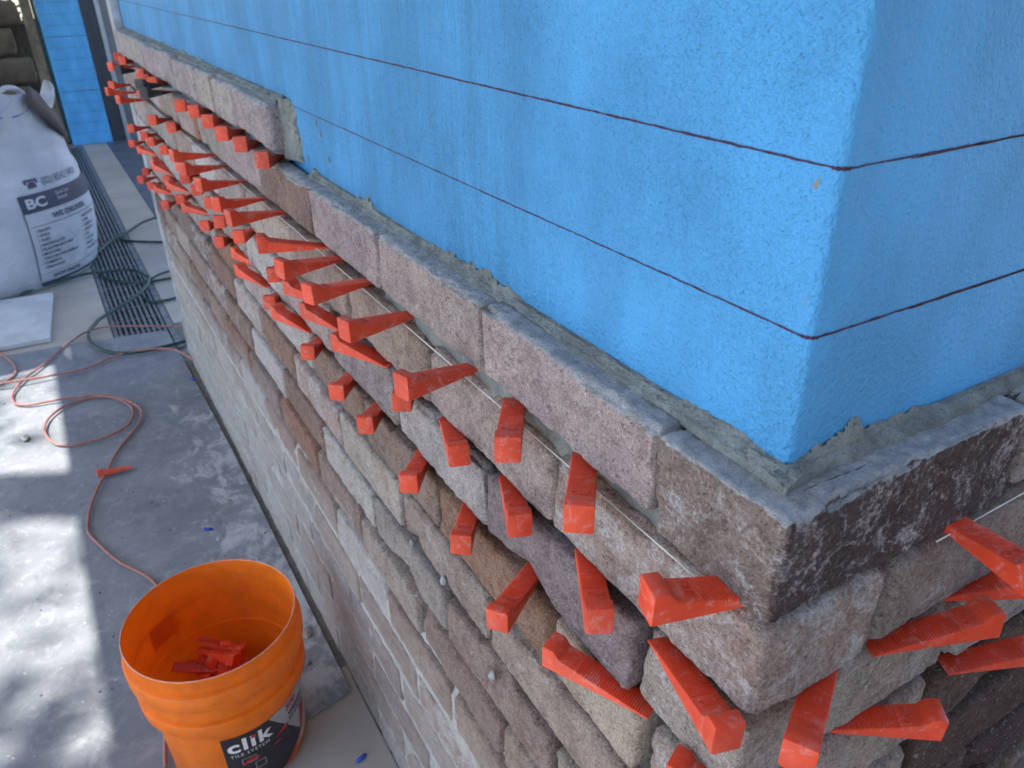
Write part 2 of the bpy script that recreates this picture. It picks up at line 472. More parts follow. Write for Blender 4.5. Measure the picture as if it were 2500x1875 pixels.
def brick_shape(L, H, T, res, rnd, wob, chip, facets=True):
    """rounded, worn brick: u along, v up, w depth (0 = face)"""
    nu, nv, nw = max(4, int(L / res)), max(4, int(H / res)), max(3, int(T / res * .8))
    P, F = topo(nu, nv, nw)
    D = np.array([L, H, T])
    X = P * D
    seed_n[0] += 1
    off = np.array([seed_n[0] * 3.17, seed_n[0] * 1.71, seed_n[0] * 0.93])
    # rounding
    lo = np.full(3, rnd); hi = D - rnd; lo[2] = min(rnd, T * .4)
    C = np.clip(X, lo, hi)
    d = X - C
    ln = np.linalg.norm(d, axis=1)
    r = rnd * (1 + .5 * vnoise(X + off, 22))
    k = ln > 1e-9
    Y = X.copy()
    Nn = np.zeros_like(X)
    Nn[k] = d[k] / ln[k][:, None]
    # only shrink where beyond the radius in more than one axis
    mx = np.abs(d).max(axis=1)
    sc = np.ones(len(X)); kk = (ln > 1e-9)
    sc[kk] = mx[kk] / ln[kk]
    Y = C + d * sc[:, None]
    Q = X + off
    disp = wob * fbm(Q, 14, 3) + wob * .6 * fbm(Q, 60, 3) + .0011 * fbm(Q, 220, 2)
    edge = (np.sum(np.abs(d) > rnd * .25, axis=1) >= 2)
    ch = np.clip(vnoise(Q, 38) - .15, 0, 1) + .6 * np.clip(vnoise(Q, 85) - .2, 0, 1)
    disp = disp - chip * ch * np.where(edge, 1., .12)
    Y = Y + Nn * disp[:, None]
    # flat fracture facets on face corners and edges
    if facets:
        for _ in range(R_.randint(1, 4)):
            cu = R_.random() * L if R_.random() < .25 else R_.choice([0, L]); cv = R_.choice([0, H])
            su = R_.uniform(-.5, .5) if 0 < cu < L else (1 if cu else -1) * R_.uniform(.4, 1.1)
            nv_ = np.array([su, (1 if cv else -1) * R_.uniform(.3, .8), -R_.uniform(.8, 1.3)]); nv_ /= np.linalg.norm(nv_)
            dd = float(np.dot(nv_, (cu, cv, 0))) - R_.uniform(.3, 1.) * (chip * .5 + .0015)
            loc = np.exp(-(((Y[:, 0] - cu) / R_.uniform(.02, .06)) ** 2))
            ex = Y @ nv_ - dd + .0007 * fbm(Q, 120, 2)
            Y = Y - (np.clip(ex, 0, None) * .92 * np.where(loc > .3, 1, loc / .3))[:, None] * nv_
        # a few shallow flakes off the face
        for _ in range(R_.randint(1, 4)):
            cc = np.array([R_.uniform(.1, .9) * L, R_.uniform(.2, .8) * H]); rr = R_.uniform(.012, .035)
            q2 = np.hypot((Y[:, 0] - cc[0]) / rr, (Y[:, 1] - cc[1]) / rr * 1.4) + .5 * vnoise(Q, 60)
            m2 = np.clip((1 - q2) / .12, 0, 1) * (Y[:, 2] < T * .3)
            Y[:, 2] += m2 * R_.uniform(.0006, .0018)
    # outline irregularity
    u = Y[:, 0] / L; v = Y[:, 1] / H
    top = wob * 1.3 * vnoise(np.stack([u * L + off[0], u * 0 + off[1], u * 0], 1), 11)
    bot = wob * 1.3 * vnoise(np.stack([u * L + off[1], u * 0 + off[0], u * 0 + 5], 1), 11)
    Y[:, 1] += v * top + (1 - v) * bot
    s0 = R_.uniform(-.003, .003); s1 = R_.uniform(-.003, .003)
    Y[:, 0] += (1 - u) * s0 * (v - .5) * 2 + u * s1 * (v - .5) * 2
    return Y, F
def mk(name, V, F, mat, parent, color):
    c = V.mean(axis=0)
    o = obj(name, V - c, F, mat, parent, smooth=True, loc=c)
    o.color = color
    return o

wall = thing('brick_wall', 'grey and brown brick cladding half laid round the corner of the blue wall', 'wall')
T_ = .030
def lay_left(x0, x1, k, H, col, lime, res=.006, rnd=.006, wob=.0012, chip=.004, dz=0, dy=0):
    Y, F = brick_shape(abs(x1 - x0), H, .028, res, rnd, wob, chip)
    V = np.empty_like(Y)
    V[:, 0] = x0 + Y[:, 0]; V[:, 1] = -T_ + dy + Y[:, 2]; V[:, 2] = ztop(k) + dz - H + Y[:, 1]
    tilt = R_.uniform(-.004, .004)
    V[:, 2] += tilt * (Y[:, 0] / max(abs(x1 - x0), .01) - .5)
    return mk('brick', V, F, MAT_BRICK, wall, (*col, lime))
def lay_right(y0, y1, k, H, col, lime, res=.006, rnd=.006, wob=.0012, chip=.004, dz=0, dx=0):
    Y, F = brick_shape(abs(y1 - y0), H, .028, res, rnd, wob, chip)
    V = np.empty_like(Y)
    V[:, 0] = T_ + dx - Y[:, 2]; V[:, 1] = y0 + Y[:, 0]; V[:, 2] = ztop(k) + dz - H + Y[:, 1]
    return mk('brick', V, F, MAT_BRICK, wall, (*col, lime))
def lay_corner(a, b, k, H, col, lime, res=.003, rnd=.006, wob=.0012, chip=.004, dz=0, out=0.):
    """L shaped corner brick: arm a along the left wall, arm b along the right wall"""
    Y, F = brick_shape(a + b, H, .026, res, rnd, wob, chip, False)
    s = Y[:, 0] - a
    wv = Y[:, 2]
    # slightly soften the arris
    e = .004 + .002 * vnoise(np.stack([Y[:, 1], wv, wv * 0 + k], 1), 40)
    soft = np.clip(1 - np.abs(s) / e, 0, 1) ** 2
    wq = wv + soft * .0022 + soft * .003 * np.clip(vnoise(np.stack([Y[:, 1], wv * 0, wv * 0 + 9 + k], 1), 60), 0, 1)
    px_ = T_ + out - wq; py_ = -T_ - out + wq
    V = np.empty_like(Y)
    L_ = s < 0
    V[:, 0] = np.where(L_, px_ + s * (a + T_ + out - wq - .0) / (a + T_ + out), px_)
    V[:, 0] = np.where(L_, px_ + s * (a + px_) / a, px_)
    V[:, 1] = np.where(L_, py_, py_ + s * (b - py_) / b)
    V[:, 2] = ztop(k) + dz - H + Y[:, 1]
    o = mk('brick', V, F, MAT_BRICK, wall, (*col, lime))
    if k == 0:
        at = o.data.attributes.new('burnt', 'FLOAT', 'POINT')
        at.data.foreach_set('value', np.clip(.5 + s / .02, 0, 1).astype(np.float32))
    return o

MAUVE = (.36, .30, .295); MAUVE2 = (.33, .28, .265); BROWN = (.20, .125, .095); DKBR = (.13, .085, .07)
TAN = (.30, .25, .218); YEL = (.34, .29, .25); GREY = (.30, .275, .25); PURP = (.215, .175, .18); ORNG = (.25, .145, .095)
PINK = (.36, .275, .24); MAR = (.085, .058, .062); DKGR = (.16, .14, .135)
# main course (row 0) from the corner to the left
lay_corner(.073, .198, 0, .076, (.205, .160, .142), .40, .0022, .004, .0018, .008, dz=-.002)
g = .003
row0 = [(-.307, -.075, MAUVE, .05), (-.543, -.310, MAUVE2, .12), (-.780, -.547, (.33, .27, .27), .1), (-1.033, -.785, (.22, .155, .13), .18),
        (-1.298, -1.039, (.34, .28, .28), .2), (-1.535, -1.304, GREY, .25), (-1.578, -1.541, (.30, .15, .09), .0), (-1.775, -1.584, (.37, .29, .27), .3),
        (-2.04, -1.783, TAN, .1), (-2.28, -2.046, (.37, .32, .31), .35), (-2.51, -2.286, GREY, .2), (-2.725, -2.516, TAN, .1)]
for i, (a, b, c, l) in enumerate(row0):
    near = i < 3
    lay_left(a, b, 0, .068 if i < 3 else .070, c, l, .0026 if near else .0045, .0055 if near else .006, .0012 if i == 0 else .0017, .0065, dz=R_.uniform(-.001, .001))
# upper-left course (row -1)
up = [(-1.157, -.93, (.345, .30, .305), .12), (-1.315, -1.160, (.37, .34, .32), .2), (-1.463, -1.318, (.37, .34, .31), .1), (-1.706, -1.470, (.345, .30, .30), .1),
      (-1.943, -1.712, (.37, .32, .32), .15), (-2.181, -1.949, (.34, .29, .30), .05), (-2.45, -2.187, (.38, .345, .32), .1), (-2.725, -2.456, (.37, .33, .335), .3)]
for a, b, c, l in up:
    lay_left(a + .002, b - .001, -1, R_.uniform(.065, .070), c, l, .004, .006, .0018, .006, dz=R_.uniform(-.002, .002), dy=R_.uniform(-.003, .001))
# row 1
lay_corner(.193, .082, 1, .078, (.29, .225, .195), .50, .0024, .009, .0022, .007, dz=.004)
row1 = [(-.430, -.197, (.33, .275, .255), .2), (-.665, -.436, (.30, .235, .20), .1), (-.915, -.672, (.29, .225, .19), .1), (-1.186, -.922, (.40, .345, .30), .2),
        (-1.42, -1.193, (.33, .28, .27), .25), (-1.66, -1.426, (.47, .43, .41), .45), (-1.90, -1.667, TAN, .1), (-2.14, -1.907, GREY, .3), (-2.38, -2.146, GREY, .2),
        (-2.62, -2.386, (.37, .31, .29), .3), (-2.725, -2.626, GREY, .2)]
for i, (a, b, c, l) in enumerate(row1):
    lay_left(a, b, 1, .075, c, l, .0028 if i < 2 else .0045, .009 if i < 2 else .008, .002, .007, dz=R_.uniform(-.002, .002), dy=R_.uniform(-.002, .001))
# row 2
lay_corner(.075, .203, 2, .074, (.30, .26, .23), .42, .0026, .009, .002, .006, dz=.002, out=-.004)
row2 = [(-.304, -.082, PURP, .12), (-.530, -.312, (.35, .325, .315), .3), (-.770, -.538, (.27, .235, .23), .1), (-1.01, -.776, (.36, .29, .27), .15),
        (-1.25, -1.016, (.42, .40, .37), .3), (-1.49, -1.256, GREY, .2), (-1.72, -1.496, GREY, .2), (-1.96, -1.727, (.33, .28, .27), .2), (-2.2, -1.967, (.4, .37, .36), .4),
        (-2.45, -2.206, GREY, .3), (-2.725, -2.456, (.42, .39, .38), .4)]
for i, (a, b, c, l) in enumerate(row2):
    sharp = i in (0, 2)
    lay_left(a, b, 2, .074 if i != 1 else .072, c, l, .0028 if i < 3 else .005, .005 if sharp else .010, .0012 if sharp else .0024, .004 if sharp else .008, dz=R_.uniform(-.002, .002), dy=R_.uniform(-.002, .001))
# row 3
lay_corner(.06, .2, 3, .074, (.31, .26, .225), .35, .004, .008, .002, .006, out=-.004)
row3 = [(-.186, -.068, (.38, .325, .26), .25), (-.428, -.196, (.235, .145, .10), .05), (-.66, -.436, (.22, .165, .135), .08), (-.895, -.668, (.215, .155, .125), .05),
        (-1.12, -.903, (.37, .35, .33), .45), (-1.36, -1.126, (.36, .30, .29), .3), (-1.60, -1.366, ORNG, .1), (-1.84, -1.606, GREY, .2), (-2.08, -1.846, PINK, .2),
        (-2.32, -2.086, GREY, .3), (-2.56, -2.326, PINK, .4), (-2.725, -2.566, GREY, .3)]
for i, (a, b, c, l) in enumerate(row3):
    lay_left(a, b, 3, .071, c, l, .003 if i < 3 else .005, .006, .0013, .005, dz=R_.uniform(-.002, .002), dy=R_.uniform(-.001, .003))
# rows 4.. down to the floor
pal = [(.235, .165, .13), (.175, .11, .085), (.25, .195, .165), (.215, .14, .11), (.285, .225, .195), (.15, .098, .082), (.34, .29, .26), (.20, .155, .14), (.21, .115, .085)]
spec = {(5, 3): ((.20, .135, .11), .05), (6, 4): ((.23, .125, .09), .05), (5, 4): ((.34, .30, .27), .7), (7, 2): ((.33, .30, .27), .65), (5, 5): ((.21, .15, .12), .3), (4, 5): ((.33, .27, .24), .6), (6, 3): ((.21, .15, .125), .35), (7, 0): ((.27, .2, .15), .1), (7, 1): ((.22, .15, .12), .1), (4, 0): ((.29, .235, .195), .25), (4, 1): ((.265, .215, .185), .3), (4, 2): ((.33, .29, .25), .35), (4, 3): ((.30, .225, .20), .5), (5, 1): ((.27, .24, .22), .2),
        (5, 2): ((.32, .30, .265), .6), (4, 4): ((.235, .155, .12), .0), (5, 0): ((.24, .18, .155), .1), (6, 0): ((.28, .22, .175), .2), (6, 1): ((.205, .145, .125), .0), (6, 2): ((.28, .235, .2), .3)}
for k in range(4, 13):
    x = -.073 if k % 2 == 0 else -.19
    x += R_.uniform(-.01, .01)
    j = 0
    if k % 2 == 0 or k < 13:
        H = .074 if k < 8 else .078
        lay_corner(abs(x) - .004 + .0, .2 if k % 2 == 0 else .086, k, H, R_.choice([(.30, .26, .22), (.2, .14, .12), (.28, .23, .2)]), .1, .005, .006, .0016, .005, out=-.003)
    while x > -2.70:
        x1 = x - .236 + R_.uniform(-.012, .012)
        if x1 < -2.66: x1 = -2.727
        c, l = spec.get((k, j), (R_.choice(pal), R_.choice([.05, .15, .25, .4, .55])))
        H = R_.uniform(.067, .073) if k < 8 else R_.uniform(.069, .074)
        lay_left(x1 + .005, x - .005, k, H, c, l, .0035 if (k < 6 and j < 3) else .0065, R_.uniform(.0045, .0075) if k < 8 else .004, .0011, .0045, dz=R_.uniform(-.003, .003), dy=R_.uniform(0, .004) if k < 8 else R_.uniform(.000, .002))
        x = x1; j += 1
# right wall
lay_right(.206, .435, 0, .072, (.25, .22, .215), .35, .0035, .006, .0015, .005)
lay_right(.090, .325, 1, .074, (.235, .20, .185), .22, .003, .009, .002, .006)
lay_right(.331, .56, 1, .074, (.30, .27, .26), .4, .004, .009, .002, .006)
lay_right(.210, .445, 2, .074, (.30, .28, .265), .45, .0035, .009, .002, .006)
lay_right(.452, .68, 2, .074, (.2, .16, .15), .2, .005)
lay_right(.44, .67, 0, .072, (.2, .16, .15), .2, .005)
lay_right(.566, .8, 1, .072, (.2, .16, .15), .2, .005)
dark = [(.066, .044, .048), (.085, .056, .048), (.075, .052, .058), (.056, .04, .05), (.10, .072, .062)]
for k in range(3, 13):
    y = .206 if k % 2 == 0 else .09
    if k == 3: y = .203
    first = 0
    while y < .95:
        y1 = y + .234
        near = k < 6 and y < .5
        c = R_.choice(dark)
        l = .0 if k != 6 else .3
        lay_right(y + .006, y1, k, .075, c, l, .003 if near else .007, .004, .0011, .005, dz=R_.uniform(-.002, .002), dx=R_.uniform(-.005, -.001))
        y = y1 + .002

# recessed joints: one rough sheet of mortar behind the courses
def sheet(name, fx, fz, nx, nz, fy, side, mat, mi=None):
    U = np.linspace(*fx, nx); Z = np.linspace(*fz, nz)
    uu, zz = np.meshgrid(U, Z); uu = uu.ravel(); zz = zz.ravel()
    P = np.stack([uu, uu * 0, zz], 1)
    d = fy(uu, zz, P)
    V = np.stack([uu, -d, zz], 1) if side == 'L' else np.stack([d, uu, zz], 1)
    I = np.arange(nx * nz).reshape(nz, nx)
    a, b, c, e = I[:-1, :-1].ravel(), I[:-1, 1:].ravel(), I[1:, 1:].ravel(), I[1:, :-1].ravel()
    F = np.stack([a, b, c, e], 1) if side == 'L' else np.stack([a, b, c, e], 1)
    o = obj(name, V, F.tolist(), mat, wall, smooth=True)
    return o
def depth_up(u, z, P):
    return .008 + .005 * fbm(P + 3, 40, 3)
def depth_low(u, z, P):
    t = np.clip((.50 + .10 * fbm(P, 4, 3) - z) / .05, 0, 1)
    return .009 + .004 * fbm(P + 3, 40, 3) * (1 - .7 * t) + t * (.0168 + .0016 * fbm(P + 9, 70, 2))
sheet('joint_mortar', (-2.727, -.0), (.60, ZT - .172), 500, 110, depth_up, 'L', MAT_ADH_DARK)
sheet('joint_grout', (-2.727, .012), (0.0, .605), 420, 110, depth_low, 'L', MAT_GROUT)
sheet('joint_mortar', (.0, .98), (0, ZT - .172), 160, 180, lambda u, z, P: .015 + .004 * fbm(P + 8, 40, 3), 'R', MAT_ADH_DARK)
sheet('adhesive_strip', (-.56, -.055), (ZT - .262, ZT - .232), 260, 16, lambda u, z, P: .018 + .004 * fbm(P, 50, 3), 'L', MAT_ADH)
sheet('joint_mortar', (-2.727, -.935), (ZT - .176, ZT - .088), 240, 14, depth_up, 'L', MAT_ADH)

# adhesive: squeezed out above the top bricks and smeared up the blue wall
def bead(name, s0, s1, zt, side, seed, amp=.012, base=.0055, dep=.020, step=.0011):
    n = int((s1 - s0) / step); m_ = 22
    S = np.linspace(s0, s1, n)
    q = np.stack([S, S * 0 + seed, S * 0], 1)
    big = np.clip(fbm(q, 16, 2) + .02, 0, 1)
    sp = np.clip(vnoise(q, 70), 0, 1) * .7 + np.clip(vnoise(q, 260), -.3, 1) * .16 + .25
    top = base + amp * big * (sp * 1.9) + .0025 * fbm(q, 60, 2)
    lip = dep * (.8 + .4 * fbm(q + 7, 25, 3))
    V = []; F = []
    for j in range(m_):
        t = j / (m_ - 1)
        if t < .5:                       # lies on the brick tops
            a = t / .5
            out = lip * (1 - a) + .004 * a
            h = .0012 + .004 * a ** 1.5 + (.001 if j else -.005)
        else:                            # thin smear up the wall
            a = (t - .5) / .5
            out = .004 * (1 - a) + .0006 + .0 * S
            h = .0062 * (1 - a) + top * a if False else .006 + (np.maximum(top, .0065) - .006) * a
        out = out + S * 0; h = h + S * 0
        nn = np.stack([S, h + seed, out], 1)
        rr = fbm(nn + seed, 100, 3) * .0022 + fbm(nn + seed, 420, 2) * .0009
        w_ = 1 - abs(2 * t - 1) * .5
        out = out + (rr * w_ if j < m_ - 1 else 0); h = h + (rr * w_ if j < m_ - 1 else 0)
        if j == m_ - 1: out = out * 0 + .0002
        V.append(np.stack([S, -out, zt + h], 1) if side == 'L' else np.stack([out, S, zt + h], 1))
    V = np.concatenate(V)
    if side == 'L' and s1 > -.02:       # mitre into the corner
        near = np.clip((V[:, 0] + .0) / .001, 0, 1)
    hole = vnoise(V + 5, 420) * .6 + vnoise(V + 5, 180) * .6
    for j in range(m_ - 1):
        t = j / (m_ - 1)
        for i in range(n - 1):
            if t > .6 and top[i] > .010 and hole[j * n + i] > 1.15 - 1.15 * (t - .5) * 2: continue
            F.append((j * n + i, j * n + i + 1, (j + 1) * n + i + 1, (j + 1) * n + i))
    return obj(name, V, F, MAT_ADH, wall, smooth=True)
bead('adhesive_bead', -.84, .012, ztop(0), 'L', 3.3, amp=.022, dep=.0125)
bead('adhesive_bead', -.012, .9, ztop(0), 'R', 8.1, amp=.026, dep=.0125)
bead('adhesive_bead', -2.72, -.93, ztop(-1), 'L', 5.7, amp=.014, dep=.017, step=.002)
# vertical trowelled ridge at the open end of the upper course
def end_smear():
    n, m_ = 110, 60
    hz = []
    V = []; F = []
    for j in range(n):
        t = j / (n - 1); z = ztop(-1) - .078 + t * .084
        for i in range(m_):
            s = i / (m_ - 1)
            q = np.array([[z * 1.0, s * .05, 2.2]])
            wd_ = .052 * (.75 + .35 * float(vnoise(q * [1, 0, 1], 55)[0])) * (.55 + .6 * (1 - t) ** .5)
            x = -.932 + s * wd_
            r = float(fbm(np.array([[s * .02, z * .35, 1.]]), 330, 3)[0])
            d = .013 * (1 - s) ** 1.4 + .0028 * max(0, r + .2) * (1 - s ** 3) + .0003
            if i == m_ - 1: d = .0002
            V.append((x, -d, z + .002 * r))
    for j in range(n - 1):
        for i in range(m_ - 1):
            s = i / (m_ - 1); x_, _, z_ = V[j * m_ + i]
            h_ = float(vnoise(np.array([[x_ * 2.2, 0, z_ * .35]]), 330)[0]) + .5 * float(vnoise(np.array([[x_, 3, z_]]), 120)[0])
            if s > .35 and h_ > 1.1 - 1.5 * (s - .35): continue
            F.append((j * m_ + i, j * m_ + i + 1, (j + 1) * m_ + i + 1, (j + 1) * m_ + i))
    obj('adhesive_smear', V, F, MAT_ADH, wall, smooth=True)
end_smear()
def blob(name, c, r, mat, parent, sc=(1, 1, 1), seed=0, n=10):
    V = []; F = []
    for j in range(n + 1):
        a = math.pi * j / n
        for i in range(n * 2):
            b = math.pi * i / n
            V.append((math.sin(a) * math.cos(b), math.sin(a) * math.sin(b), math.cos(a)))
    V = np.array(V)
    V *= (1 + .28 * fbm(V + seed, 1.6, 2))[:, None]
    V = V * r * np.array(sc)
    w2 = n * 2
    for j in range(n):
        for i in range(w2):
            i2 = (i + 1) % w2
            F.append((j * w2 + i, (j + 1) * w2 + i, (j + 1) * w2 + i2, j * w2 + i2))
    return obj(name, V, F, mat, parent, smooth=True, loc=c)
MAT_DROP = mortar_material('adhesive_drop', (.42, .47, .46))
for i, (x, z, r) in enumerate([(-.425, .700, .0045), (-.305, .655, .004), (-.31, .648, .0035), (-.11, .842, .006), (-.245, 1.018, .0028), (-.52, .69, .004), (-.17, 1.012, .002)]):
    blob('adhesive_drop', (x, -.030, z), r, MAT_DROP, wall, (1, .8, 1.5), i)
# little crumbs thrown on the blue wall beside the open end
for i, (x, z) in enumerate([(-.80, 1.175), (-.79, 1.163), (-.765, 1.135), (-.84, 1.10), (-.86, 1.12), (-.875, 1.09)]):
    blob('adhesive_crumb', (x, -.0006, z), .0028, MAT_ADH, wall, (.7, .3, 1.6), i + 20, 6)
# ------------------------------------------------------------------ blue wall
bw = thing('blue_wall', 'bright blue painted wall with an outside corner and dark marker lines', 'wall')
rc = .0055
prof = [(-2.757, 0.0)]
prof += [(-rc + rc * math.sin(a), -0 + rc - rc * math.cos(a)) for a in np.linspace(0, math.pi / 2, 9)]
prof += [(0, 3.0)]
back = [(-.2, 3.0), (-.2, .2), (-2.757, .2)]
ring = prof + back
n = len(ring)
V = [(x, y, 0) for x, y in ring] + [(x, y, 2.55) for x, y in ring]
F = [(i, (i + 1) % n, n + (i + 1) % n, n + i) for i in range(n)]
o = obj('wall_body', V, F + [tuple(range(n, 2 * n))], MAT_BLUE, bw)
for i, pl in enumerate(o.data.polygons):
    if 0 <= i <= 9: pl.use_smooth = True
o.modifiers.new('wn', 'EDGE_SPLIT').split_angle = rad(30)
def mline(z, s0, s1, side, wd_, seed, drift=0.):
    n = int((s1 - s0) / .002)
    S = np.linspace(s0, s1, n)
    q = np.stack([S, S * 0 + seed, S * 0], 1)
    zc = z + .0003 * vnoise(q, 7) + .0003 * vnoise(q, 160) + drift * (S - s0)
    wv = wd_ * (.5 + .16 * vnoise(q, 90) + .22 * vnoise(q, 420))
    d = .00035
    A = np.stack([S, S * 0 - d, zc - wv], 1); B = np.stack([S, S * 0 - d, zc + wv], 1)
    if side == 'R':
        A = np.stack([S * 0 + d, S, zc - wv], 1); B = np.stack([S * 0 + d, S, zc + wv], 1)
    F = [(i, i + 1, n + i + 1, n + i) for i in range(n - 1)]
    return obj('marker_line', np.concatenate([A, B]), F, MAT_INK, bw)
mline(ZT, -2.75, -.004, 'L', .0013, 1)
mline(ZT - .086, -.9, -.004, 'L', .0010, 2)
mline(ZT - .086, -2.75, -.9, 'L', .0010, 2.5)
mline(ZT, .004, .9, 'R', .0010, 3)
mline(ZT - .0008, .05, .9, 'R', .0009, 6, .004)
mline(ZT - .086, .004, .9, 'R', .0013, 4)
mline(ZT - .0868, .08, .9, 'R', .0010, 7, .002)
# short dark pen tick wrapping the arris at both lines
for z in (ZT, ZT - .086):
    P = [(-rc + (rc + .0004) * math.sin(a), rc - (rc + .0004) * math.cos(a)) for a in np.linspace(0, math.pi / 2, 7)]
    V = [(x, y, z - .0012 + .0005 * (i % 2)) for i, (x, y) in enumerate(P)] + [(x, y, z + .0011 - .0004 * (i % 2)) for i, (x, y) in enumerate(P)]
    obj('marker_line', V, [(i, i + 1, 8 + i, 7 + i) for i in range(6)], MAT_INK, bw)

# string line round the corner
sv = [(-2.7, -.0325, ZT - .2495)] + [(x, -.0325, ZT - .2495) for x in np.linspace(-2.4, -.2, 12)] + [(-.012, -.034, ZT - .2492)]
sl = tube('string_left', sv, .00055, MAT_STRING, n=6)
st = thing('string_line', 'thin white mason string stretched tight along the first full joint', 'string')
sl.name = 'string'; sl.parent = st
tube('string', [(.033, .12, ZT - .2475), (.033, .3, ZT - .2465), (.033, .9, ZT - .244)], .00055, MAT_STRING, st, n=6)
V, F = [], []
blob('string_knot', (-.245, -.0335, ZT - .252), .0016, MAT_STRING, st, (1, 1, 2.2), 3, 6)

# ------------------------------------------------------------------ wedges
WL_, WW = .095, .0206
def wedge_mesh(detail):
    prof = []      # (s, top height)
    s0, s1 = .006, .064
    def hh(s): return .0016 + (s / .080) * .0150
    prof.append((0, .0012)); prof.append((.004, hh(.004)))
    if detail:
        N = 28
        for i in range(N):
            a = s0 + (s1 - s0) * i / N; b = (s1 - s0) / N
            prof += [(a, hh(a) - .00055), (a + b * .35, hh(a) - .00055), (a + b * .5, hh(a) + .0004), (a + b * .88, hh(a) + .0004)]
    prof += [(s1 + .001, hh(s1)), (.0795, .0166), (.0836, .0222), (.0850, .0233), (.0936, .0238), (.0946, .0232), (WL_, .0217)]
    V = []; F = []
    e = .0013
    cs = None
    for i, (s, h) in enumerate(prof):
        last = s >= .0945
        wdt = WW / 2 * (.985 + .015 * (s / WL_)) - (.0008 if s >= WL_ - 1e-6 else 0)
        ee = min(e, h * .35)
        zb = 0.0004 if last else 0
        cs = [(-wdt + ee, zb), (wdt - ee, zb), (wdt, zb + ee), (wdt, h - ee), (wdt - ee * .3, h - ee * .3), (wdt - ee, h), (-wdt + ee, h), (-wdt + ee * .3, h - ee * .3), (-wdt, h - ee), (-wdt, zb + ee)]
        for (y, z) in cs: V.append((s - WL_, y, z))
    K = 10
    for i in range(len(prof) - 1):
        for k in range(K):
            k2 = (k + 1) % K
            F.append((i * K + k, i * K + k2, (i + 1) * K + k2, (i + 1) * K + k))
    F.append(tuple(range(K))[::-1])
    F.append(tuple((len(prof) - 1) * K + k for k in range(K)))
    me = bpy.data.meshes.new('wedge_body')
    me.from_pydata(V, [], F); me.update()
    me.polygons.foreach_set('use_smooth', [True] * len(me.polygons))
    me.materials.append(MAT_RED)
    # flat shading by angle
    me.set_sharp_from_angle(angle=rad(38))
    return me
ME_HI = wedge_mesh(True); ME_LO = wedge_mesh(False)
def text_mesh(s, size, extrude=0, align='LEFT', bold=0., spacing=1.):
    cu = bpy.data.curves.new('t', 'FONT'); cu.body = s; cu.size = size; cu.extrude = extrude
    cu.align_x = align; cu.offset = bold; cu.space_character = spacing; cu.resolution_u = 3
    ob = bpy.data.objects.new('t', cu); COL.objects.link(ob)
    dg = bpy.context.evaluated_depsgraph_get(); dg.update()
    me = bpy.data.meshes.new_from_object(ob.evaluated_get(dg))
    bpy.data.objects.remove(ob); bpy.data.curves.remove(cu)
    return me
hz_ = .0016 + (.0718 / .080) * .0150 + .0002
EM = text_mesh('CLIK', .0072, .0003, 'CENTER')
tm = Matrix.Translation((-.0232, 0, hz_)) @ Matrix.Rotation(-math.atan(.0150 / .08), 4, 'Y') @ Matrix.Rotation(rad(90), 4, 'Z')
EM.transform(tm); EM.materials.clear(); EM.materials.append(MAT_RED); EM.name = 'raised_letters'
ORD = ['first', 'second', 'third', 'fourth', 'fifth', 'sixth', 'seventh', 'eighth', 'ninth', 'tenth', 'eleventh', 'twelfth', 'thirteenth', 'fourteenth', 'fifteenth', 'sixteenth', 'seventeenth', 'eighteenth', 'nineteenth', 'twentieth', 'twenty-first', 'twenty-second', 'twenty-third', 'twenty-fourth']
JN = {-1: 'under raised course', 0: 'in string joint', 1: 'one joint below string', 2: 'two joints below string', 3: 'three joints below string'}
def put_wedge(x, y, z, yaw, pitch=0, roll=0, label='', group='red levelling wedges', mat=None, near=True, letters=True, parent=None, deep=False):
    t = thing('levelling_wedge', label, 'wedge', group, (x, y, z))
    t.rotation_euler = (roll, pitch, yaw)
    b = inst('wedge_body', ME_HI if near else ME_LO, None, t)
    if mat:
        b.data = BLK
    if near and letters:
        inst('raised_letters', EM, None, t)
    return t
cnt = {}
order = sorted(range(len(WEDGES)), key=lambda i: (WEDGES[i][1], WEDGES[i][0], -WEDGES[i][2] if WEDGES[i][1] == 'L' else WEDGES[i][3]))
for i in order:
    j, s, x, y, yaw = WEDGES[i]
    c = cnt.get((s, j), 0); cnt[(s, j)] = c + 1
    zb = ZT - .172 - .086 * (j + 1) + .0035
    if j == 0: zb += .004
    a = rad(yaw)
    if s == 'L':
        heading = 'pointing right towards the corner' if math.cos(a) < -.2 else ('standing nearly straight out' if math.cos(a) < .5 else 'lying flat along the wall')
        lab = 'red wedge %s, %s from the corner on the left wall' % (JN[j], ORD[c])
    else:
        lab = 'red wedge %s, %s from the corner on the right wall' % (JN[j], ORD[c])
    lean = R_.uniform(1.0, 4.0)
    put_wedge(x, y, zb + (WL_ * .5) * math.sin(rad(lean)) * .0, a, rad(-lean * .0) + rad(R_.uniform(-1.5, 1.5)), rad(R_.uniform(-3, 3)), lab, near=(abs(x) < 1.3))
# black shims under the raised course
BLK = ME_LO.copy(); BLK.materials.clear(); BLK.materials.append(MAT_BLACK); BLK.name = 'wedge_body_black'
def black(x, y, z, yaw, lab, pitch=0):
    t = thing('packing_wedge', lab, 'wedge', 'black packing wedges', (x, y, z)); t.rotation_euler = (0, pitch, rad(yaw))
    b = inst('wedge_body', BLK, None, t)
    return t
black(-1.72, -.098, ztop(0) + .004, -42, 'black plastic packing wedge lower of the pair under the raised course')
black(-1.76, -.098, ztop(0) + .016, -42, 'black plastic packing wedge upper of the pair under the raised course')
black(-2.31, -.085, ztop(0) - .004, -44, 'black plastic packing wedge alone near the far end of the raised course')
